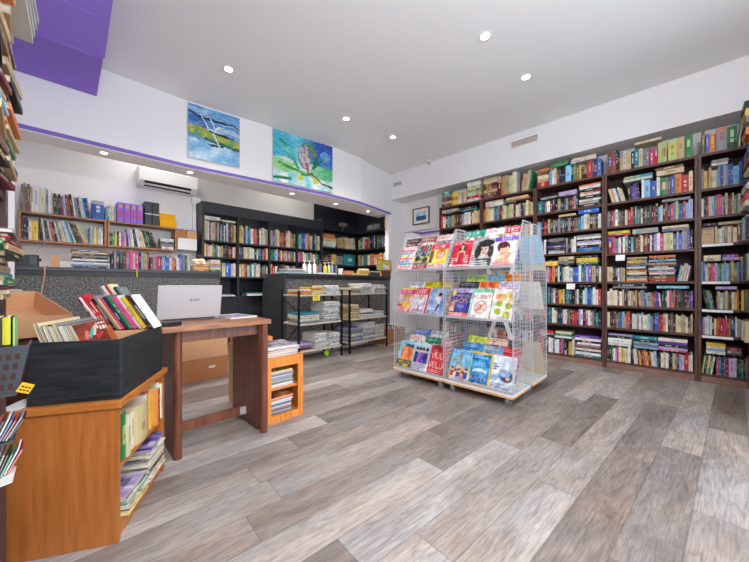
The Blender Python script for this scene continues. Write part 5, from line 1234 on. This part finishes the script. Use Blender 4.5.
def printed(cv, seed):
    """soften the drawn cover a little and break it up as print does"""
    g = cv.g; h, w = len(g), len(g[0]); r = random.Random(seed); out = []
    for y in range(h):
        row = []
        for x in range(w):
            c = g[y][x]; a = [0, 0, 0]; n = 0
            for dy in (-1, 0, 1):
                for dx in (-1, 0, 1):
                    if 0 <= y + dy < h and 0 <= x + dx < w:
                        q = g[y + dy][x + dx]; n += 1
                        for k in range(3): a[k] += q[k]
            c = mixc(c, tuple(v / n for v in a), .45); d = 46 * nz(x / w, y / h, 7, seed) + r.uniform(-9, 9)
            row.append(tuple(min(max(v * .93 + d, 0), 250) for v in c))
        out.append(row)
    return out
MAGW, MAGH, MAGT = .205, .295, .0055
def magazine(Mx, cv, label, group=None, back=None):
    """front cover faces the local -y side; lower left corner at the origin"""
    t = thing('magazine', label, 'magazine', Mx.translation, group)
    raster_to_mesh('cover', printed(cv, len(label)), MAGW, MAGH, M['gloss'], t, Mx)
    b = MB(Mx); b.col = lin((226, 222, 214)); b.box((.001, .0006, .001), (MAGW - .002, MAGT, MAGH - .001)); b.c = [lin((228, 224, 214))] * 6
    if back: b.c[4] = lin(back)
    b.build('pages', M['paper'], t)

TIERS = [(.115, .0), (.70, .0), (1.155, .0)]
def rack(Y0, Y1, xf, sg, label, braces=False):
    """xf: front plane; sg=+1 when the depth runs towards +X"""
    dep = .40; xb = xf + sg * dep
    t = thing('magazine_rack', label, 'magazine rack', ((xf + xb) / 2, (Y0 + Y1) / 2, 0))
    b = MB(); b.box((xf - sg*.012, Y0, .070), (xb, Y1, .088)); b.build('base_board', M['cardlight'], t)
    b = MB(); b.box((xf - sg*.012, Y0, .0885), (xb, Y1, .100)); b.build('base_rim', M['white'], t)
    for x in (xf + sg * .045, xb - sg * .05):
        for y in (Y0 + .06, Y1 - .06):
            b = MB(); b.cyl((x - .011, y, .028), (x + .011, y, .028), .0275, 12); c = b.build('caster', M['rubber'], t)
            b = MB(); b.box((x - .018, y - .012, .03), (x - .0125, y + .012, .069)); b.box((x + .0125, y - .012, .03), (x + .018, y + .012, .069)); b.box((x - .018, y - .012, .062), (x + .018, y + .012, .0695)); b.build('fork', M['galv'], c, origin=t.location)
    def front_x(z): return xf if z < 1.13 else xf + sg * .22 * (z - 1.13) / .43
    for y in (Y0 + .003, Y1 - .003):
        b = MB(); n = 12; r = .0024
        for k in range(n + 1):
            x = xf + (xb - xf) * k / n
            zt = 1.56 if abs(x - xf) >= .22 else 1.13 + .43 * abs(x - xf) / .22
            b.bar((x, y, .10), (x, y, zt), r if 0 < k < n else .006)
        z = .10
        while z < 1.5605: b.bar((front_x(z), y, z), (xb, y, z), r); z += .034
        b.bar((front_x(1.13), y, 1.13), (front_x(1.56), y, 1.56), .006); b.bar((front_x(1.56), y, 1.56), (xb, y, 1.56), .006)
        b.build('side_mesh', M['chrome'], t)
    b = MB(); ny = int((Y1 - Y0) / .045)
    for k in range(ny + 1): b.bar((xb, Y0 + (Y1 - Y0) * k / ny, .10), (xb, Y0 + (Y1 - Y0) * k / ny, 1.56), .0022)
    z = .10
    while z < 1.561: b.bar((xb, Y0, z), (xb, Y1, z), .0022); z += .04
    b.build('back_mesh', M['chrome'], t)
    for z0, _ in TIERS:
        b = MB(); fx = front_x(z0)
        b.box((fx - sg*.004, Y0 + .008, z0 - .010), (fx - sg*.0005, Y1 - .008, z0 + .012))
        for q in range(8):
            yy = Y0 + .02 + (Y1 - Y0 - .04) * q / 7; b.box((fx, yy - .002, z0 - .010), (fx + sg*.15, yy + .002, z0 - .007))
        b.box((fx + sg*.146, Y0 + .008, z0 - .010), (fx + sg*.15, Y1 - .008, z0 - .007))
        b.build('tray', M['galv'], t)
        b = MB()
        xs0, zs0 = fx + sg*.148, z0 + .02; xs1, zs1 = fx + sg*.262, z0 + .30
        for k in range(7):
            y = Y0 + .012 + (Y1 - Y0 - .024) * k / 6; b.bar((xs0, y, zs0), (min(xs1, xb) if sg > 0 else max(xs1, xb), y, zs1), .003)
        for q in (0, .5, 1): b.bar((xs0 + (xs1 - xs0)*q, Y0 + .012, zs0 + (zs1 - zs0)*q), (xs0 + (xs1 - xs0)*q, Y1 - .012, zs0 + (zs1 - zs0)*q), .003)
        b.build('tray_wires', M['chrome'], t)
    if braces:
        for a, c in ((Y0 + .14, Y0 + .40), (Y0 + .40, Y0 + .14)):
            xx = xb - sg * (.02 if a < c else .028); b = MB(); b.add([(xx, a - .02, .42), (xx, a + .02, .42), (xx, c + .02, 1.18), (xx, c - .02, 1.18), (xx + sg*.004, a - .02, .42), (xx + sg*.004, a + .02, .42), (xx + sg*.004, c + .02, 1.18), (xx + sg*.004, c - .02, 1.18)], [(0,1,2,3),(7,6,5,4),(0,4,5,1),(1,5,6,2),(2,6,7,3),(3,7,4,0)]); b.build('brace', M['white'], t)
    return t
XF = 2.575
RY = (.985, 1.625); LY = (1.638, 2.268)
rack(*RY, XF, 1, "white wire magazine rack nearer the camera, full of magazines", True)
rack(*LY, XF, 1, "white wire magazine rack next along, nearer the counter", False)
rack(*RY, 3.43, -1, "rear white wire rack, back to back behind the nearer magazine rack")
rack(*LY, 3.43, -1, "rear white wire rack, back to back behind the rack nearer the counter")
def in_rack(yc, tier, row, cv, label, dz=0.0, lean=None):
    """yc: centre along the rack; row 0 is the front of the tray"""
    z0 = TIERS[tier][0]; lean = (24 if lean is None else lean)
    fx = XF + (.0 if tier < 2 else .012); q = bump(('tray', yc > 1.635, tier, row)) - 1
    yc = min(max(yc, (RY[0] if yc < 1.635 else LY[0]) + .111), (RY[1] if yc < 1.635 else LY[1]) - .111)
    Mx = Matrix.Translation((fx + .009 + row * .052 + q * .0072 + dz * .47, yc + MAGW/2, z0 - .0035 + row * .065 + dz)) @ Matrix.Rotation(rad(-90), 4, 'Z') @ Matrix.Rotation(rad(-lean), 4, 'X')
    magazine(Mx, cv, label)
def at_px(px): return y_on_x(px, XF + .05)
nearr, farr = "nearer magazine rack", "magazine rack nearer the counter"
W_ = (240, 238, 236)
for px, cv, lab in ((459.5, cv_red_dress(), "red magazine with a dark-haired woman in red, top tray"), (480, cv_grey_portrait(), "grey magazine with a black-haired portrait, top tray"), (503.5, cv_short_hair(), "cream magazine with a short-haired person and purple masthead, top tray")):
    in_rack(at_px(px), 2, 0, cv, lab)
for px, cv, lab in ((468, cv_band((20,140,120), (206,220,210), (230,246,240), 'CHEF', 2), "teal-topped magazine behind the red dress one, top tray"), (486, cv_band((240,238,236), (226,222,220), (206,60,80), '', 3), "white-topped magazine behind the black-haired portrait, top tray"), (507, cv_band((214,40,70), (226,226,226), (250,236,238), 'ASTRE', 4), "red-topped magazine behind the short-haired person, top tray")):
    in_rack(at_px(px), 2, 1, cv, lab, .03)
for px, cv, lab in ((459, cv_purple_list(), "purple and yellow magazine with a pink foot band, middle tray"), (478.5, cv_mint(), "mint-edged white magazine with a red round drawing, middle tray"), (502, cv_apples(), "white magazine covered with apples, middle tray")):
    in_rack(at_px(px), 1, 0, cv, lab)
for px, cv, lab in ((463, cv_band((60,60,66), (100,100,106), (206,206,210), '', 5), "dark magazine behind the purple and yellow one, middle tray"), (482, cv_band((236,130,60), (226,206,190), (200,40,60), 'LOVE', 6), "orange-topped magazine behind the mint-edged one, middle tray"), (503, cv_band((236,232,240), (226,222,230), (130,80,190), 'PUZZLE', 7), "white magazine with purple masthead behind the apples, middle tray")):
    in_rack(at_px(px), 1, 1, cv, lab)
for px, cv, lab in ((468, cv_band((190,220,90), (206,226,170), (60,120,200), '', 8), "lime-topped magazine at the back of the middle tray"), (485, cv_band((130,190,226), (170,206,190), (230,240,246), '', 9), "sky blue magazine at the back of the middle tray"), (502, cv_band((240,140,30), (70,64,60), (90,50,20), '', 10), "orange and black magazine at the back of the middle tray")):
    in_rack(at_px(px), 1, 2, cv, lab)
for px, cv, lab in ((459, cv_giraffe(), "blue magazine with giraffes and people, bottom tray"), (478.5, cv_yellow_border(), "yellow-bordered blue magazine, bottom tray"), (501.5, cv_snow(), "pale blue magazine with a bird in snow, bottom tray")):
    in_rack(at_px(px), 0, 0, cv, lab)
for px, cv, lab in ((466.5, cv_band((40,130,190), (90,170,210), (240,210,226), '', 11), "blue magazine behind the giraffe one, bottom tray"), (486, cv_band((120,150,200), (150,170,200), (240,226,120), '', 12), "violet-blue magazine behind the yellow-bordered one, bottom tray"), (506, cv_band((206,40,50), (170,40,50), (246,226,226), '', 13), "red magazine behind the snowy one, bottom tray")):
    in_rack(at_px(px), 0, 1, cv, lab)
for px, cv, lab in ((470, cv_band((214,224,80), (120,190,200), (60,150,170), '', 14), "yellow-topped magazine at the back of the bottom tray"), (488, cv_band((226,206,190), (170,60,60), (206,60,70), '', 15), "cream and red magazine at the back of the bottom tray"), (505, cv_band((90,96,100), (150,70,70), (226,60,60), '', 16), "grey-topped magazine at the back of the bottom tray")):
    in_rack(at_px(px), 0, 2, cv, lab)
# rack nearer the counter
for px, cv, lab in ((402.5, cv_pastel(), "pale pink magazine with pastel lines, top tray of the rack nearer the counter"), (419, cv_bike(), "yellow mountain-bike magazine, top tray of the rack nearer the counter"), (435.5, cv_celebrity(), "yellow and red portrait magazine, top tray of the rack nearer the counter")): in_rack(at_px(px), 2, 0, cv, lab)
for px, cv, lab in ((406, cv_band((70,50,60), (150,60,70), (226,200,200), '', 17), "dark magazine behind the pastel one, top tray, rack nearer the counter"), (421, cv_band((150,90,90), (206,190,180), (240,236,230), '', 18), "brown-topped magazine behind the mountain-bike one, rack nearer the counter"), (436.5, cv_band((226,214,206), (70,110,170), (206,60,60), '', 19), "white-topped magazine behind the yellow and red portrait, rack nearer the counter")): in_rack(at_px(px), 2, 1, cv, lab, .03)
for px, cv, lab in ((402.5, cv_pink_woman(), "pink magazine with a fair-haired woman, middle tray of the rack nearer the counter"), (418.5, cv_hundred(), "red-topped magazine with large numerals, middle tray of the rack nearer the counter"), (435, cv_blue_lady(), "pale blue magazine with a standing woman, middle tray of the rack nearer the counter")): in_rack(at_px(px), 1, 0, cv, lab)
for px, cv, lab in ((410.5, cv_band((226,236,240), (206,224,236), (40,60,90), '', 20), "white magazine behind the pink one, middle tray, rack nearer the counter"), (425, cv_band((240,220,30), (236,214,60), (120,100,20), '', 21), "yellow magazine behind the large numerals, rack nearer the counter"), (438, cv_band((236,214,40), (226,206,140), (206,60,60), '', 22), "yellow magazine behind the standing woman, rack nearer the counter")): in_rack(at_px(px), 1, 1, cv, lab)
for px, cv, lab in ((404, cv_orange_blue(), "orange and pale blue magazine, bottom tray of the rack nearer the counter"), (419.5, cv_purple_group(), "magazine with a purple-dressed group, bottom tray of the rack nearer the counter"), (435, cv_red_you(), "red magazine with large white words, bottom tray of the rack nearer the counter")): in_rack(at_px(px), 0, 0, cv, lab)
for px, cv, lab in ((411, cv_band((240,236,230), (150,206,200), (214,60,100), 'GOOD', 23), "white magazine with pink masthead behind the orange one, rack nearer the counter"), (426, cv_band((20,120,90), (206,220,226), (200,236,220), '', 24), "green magazine behind the purple-dressed group, rack nearer the counter"), (438, cv_band((226,150,170), (220,170,180), (246,236,240), '', 25), "pink magazine behind the one with large white words")): in_rack(at_px(px), 0, 1, cv, lab)
for px, cv, lab in ((414, cv_band((90,130,190), (190,206,220), (240,240,246), '', 26), "blue-topped magazine, back of the bottom tray, rack nearer the counter"), (430, cv_band((226,230,236), (206,214,224), (110,120,150), '', 27), "white-topped magazine, back of the bottom tray, rack nearer the counter")): in_rack(at_px(px), 0, 2, cv, lab)
# magazines in the rear racks: seen from behind through the wires
k = 0
for (Ya, Yb), where in ((RY, "rear rack behind the nearer one"), (LY, "rear rack behind the one nearer the counter")):
    for tier in range(3):
        for row in range(2):
            for j in range(3):
                k += 1; z0 = TIERS[tier][0]; yc = Ya + .1095 + j * (Yb - Ya - .219) / 2
                Mx = Matrix.Translation((3.43 - .010 - row*.052 - j*.007 - (.012 if tier == 2 else 0), yc - MAGW/2, z0 - .0035 + row*.065)) @ Matrix.Rotation(rad(90), 4, 'Z') @ Matrix.Rotation(rad(-24), 4, 'X')
                cd = 'WCEAWYARSVWCTBWAGE'[(k * 5) % 18]; b = MB(Mx); rgb = jit(PAL[cd][0], rng); b.col = lin(rgb); b.box((0, 0, 0), (MAGW, MAGT, MAGH))
                tag(b.build('magazine', M['gloss']), f"{PAL[cd][1]} magazine, {nth(j+1)} along, {'back' if row else 'front'} row, {['bottom','middle','top'][tier]} tray, {where}".replace('rear rack behind the one', 'rack behind the one'), 'magazine')

# ================================================================== BOOKS INTO THE SCENE
BOOKS.sort(key=lambda q: -q['area'])
NB = 330
mass = MB()
for i, q in enumerate(BOOKS):
    V, Fc, Cc = q.get('geom') or book_geom(q['w'], q['h'], q['d'], q['rgb'], random.Random(q['seed']))
    if i < NB:
        b = MB(); b.add(V, Fc, Cc); me_o = b.build('book', M['cover'], origin=(0, 0, 0)); me_o.matrix_world = q['M']
        tag(me_o, f"{q['name']} book, {q['desc']}", 'book')
    else:
        mass.M = q['M']; mass.add(V, Fc, Cc)
if mass.v:
    mass.M = None; o = mass.build('shelved_books', M['cover']); tag(o, "the remaining smaller books filling the shelves all round the shop", 'books', None, 'stuff')
print("BOOKS", len(BOOKS), "area cut", BOOKS[min(NB, len(BOOKS)-1)]['area'])

# ================================================================== LIGHT, SKY, CAMERA
w = bpy.data.worlds.new("sky"); bpy.context.scene.world = w; w.use_nodes = True
bg = w.node_tree.nodes['Background']; bg.inputs[0].default_value = (.82, .91, 1.0, 1); bg.inputs[1].default_value = 3.5
def area(name, loc, rot, sx, sy, e, col=(1,1,1), portal=False):
    l = bpy.data.lights.new(name, 'AREA'); l.shape = 'RECTANGLE'; l.size, l.size_y, l.energy, l.color = sx, sy, e, col
    if portal: l.cycles.is_portal = True
    o = bpy.data.objects.new(name, l); C.objects.link(o); o.location = loc; o.rotation_euler = rot; return o
area('window_portal', (1.4, -1.06, 1.56), (rad(90), 0, 0), 3.6, 2.88, 1, portal=True).rotation_euler = (rad(90), 0, rad(180))
# unseen fill lights added: panels behind the beam and in the passage
for i, (x, y, e) in enumerate(((.9, 5.05, 9), (3.0, 4.95, 9), (5.4, 3.4, 7))):
    o = area('added_fill_panel', (x, y, 3.19), (0, 0, 0), .5, .5, e, (1, .97, .93))
for x, y, e in ((.1, -.4, 85), (.5, -.9, 58)):     # unseen point lights added behind the camera to brighten the ceiling
    l = bpy.data.lights.new('added_fill_point', 'POINT'); l.energy = e; l.shadow_soft_size = .14; l.color = (1, .98, .95)
    o = bpy.data.objects.new('added_fill_point', l); C.objects.link(o); o.location = (x, y, 2.3)
cam = bpy.data.cameras.new('camera'); co = bpy.data.objects.new('camera', cam); C.objects.link(co)
cam.sensor_width = 36; cam.lens = 36 * FPX / 749; cam.shift_y = (CY - 281) / 749; cam.clip_start = .02
co.location = (0, 0, 1); co.rotation_euler = (rad(90), 0, rad(-45)); bpy.context.scene.camera = co
vs = bpy.context.scene.view_settings; vs.view_transform = 'Standard'; vs.look = 'None'; vs.gamma = 1; vs.use_curve_mapping = False; vs.exposure = 0.1
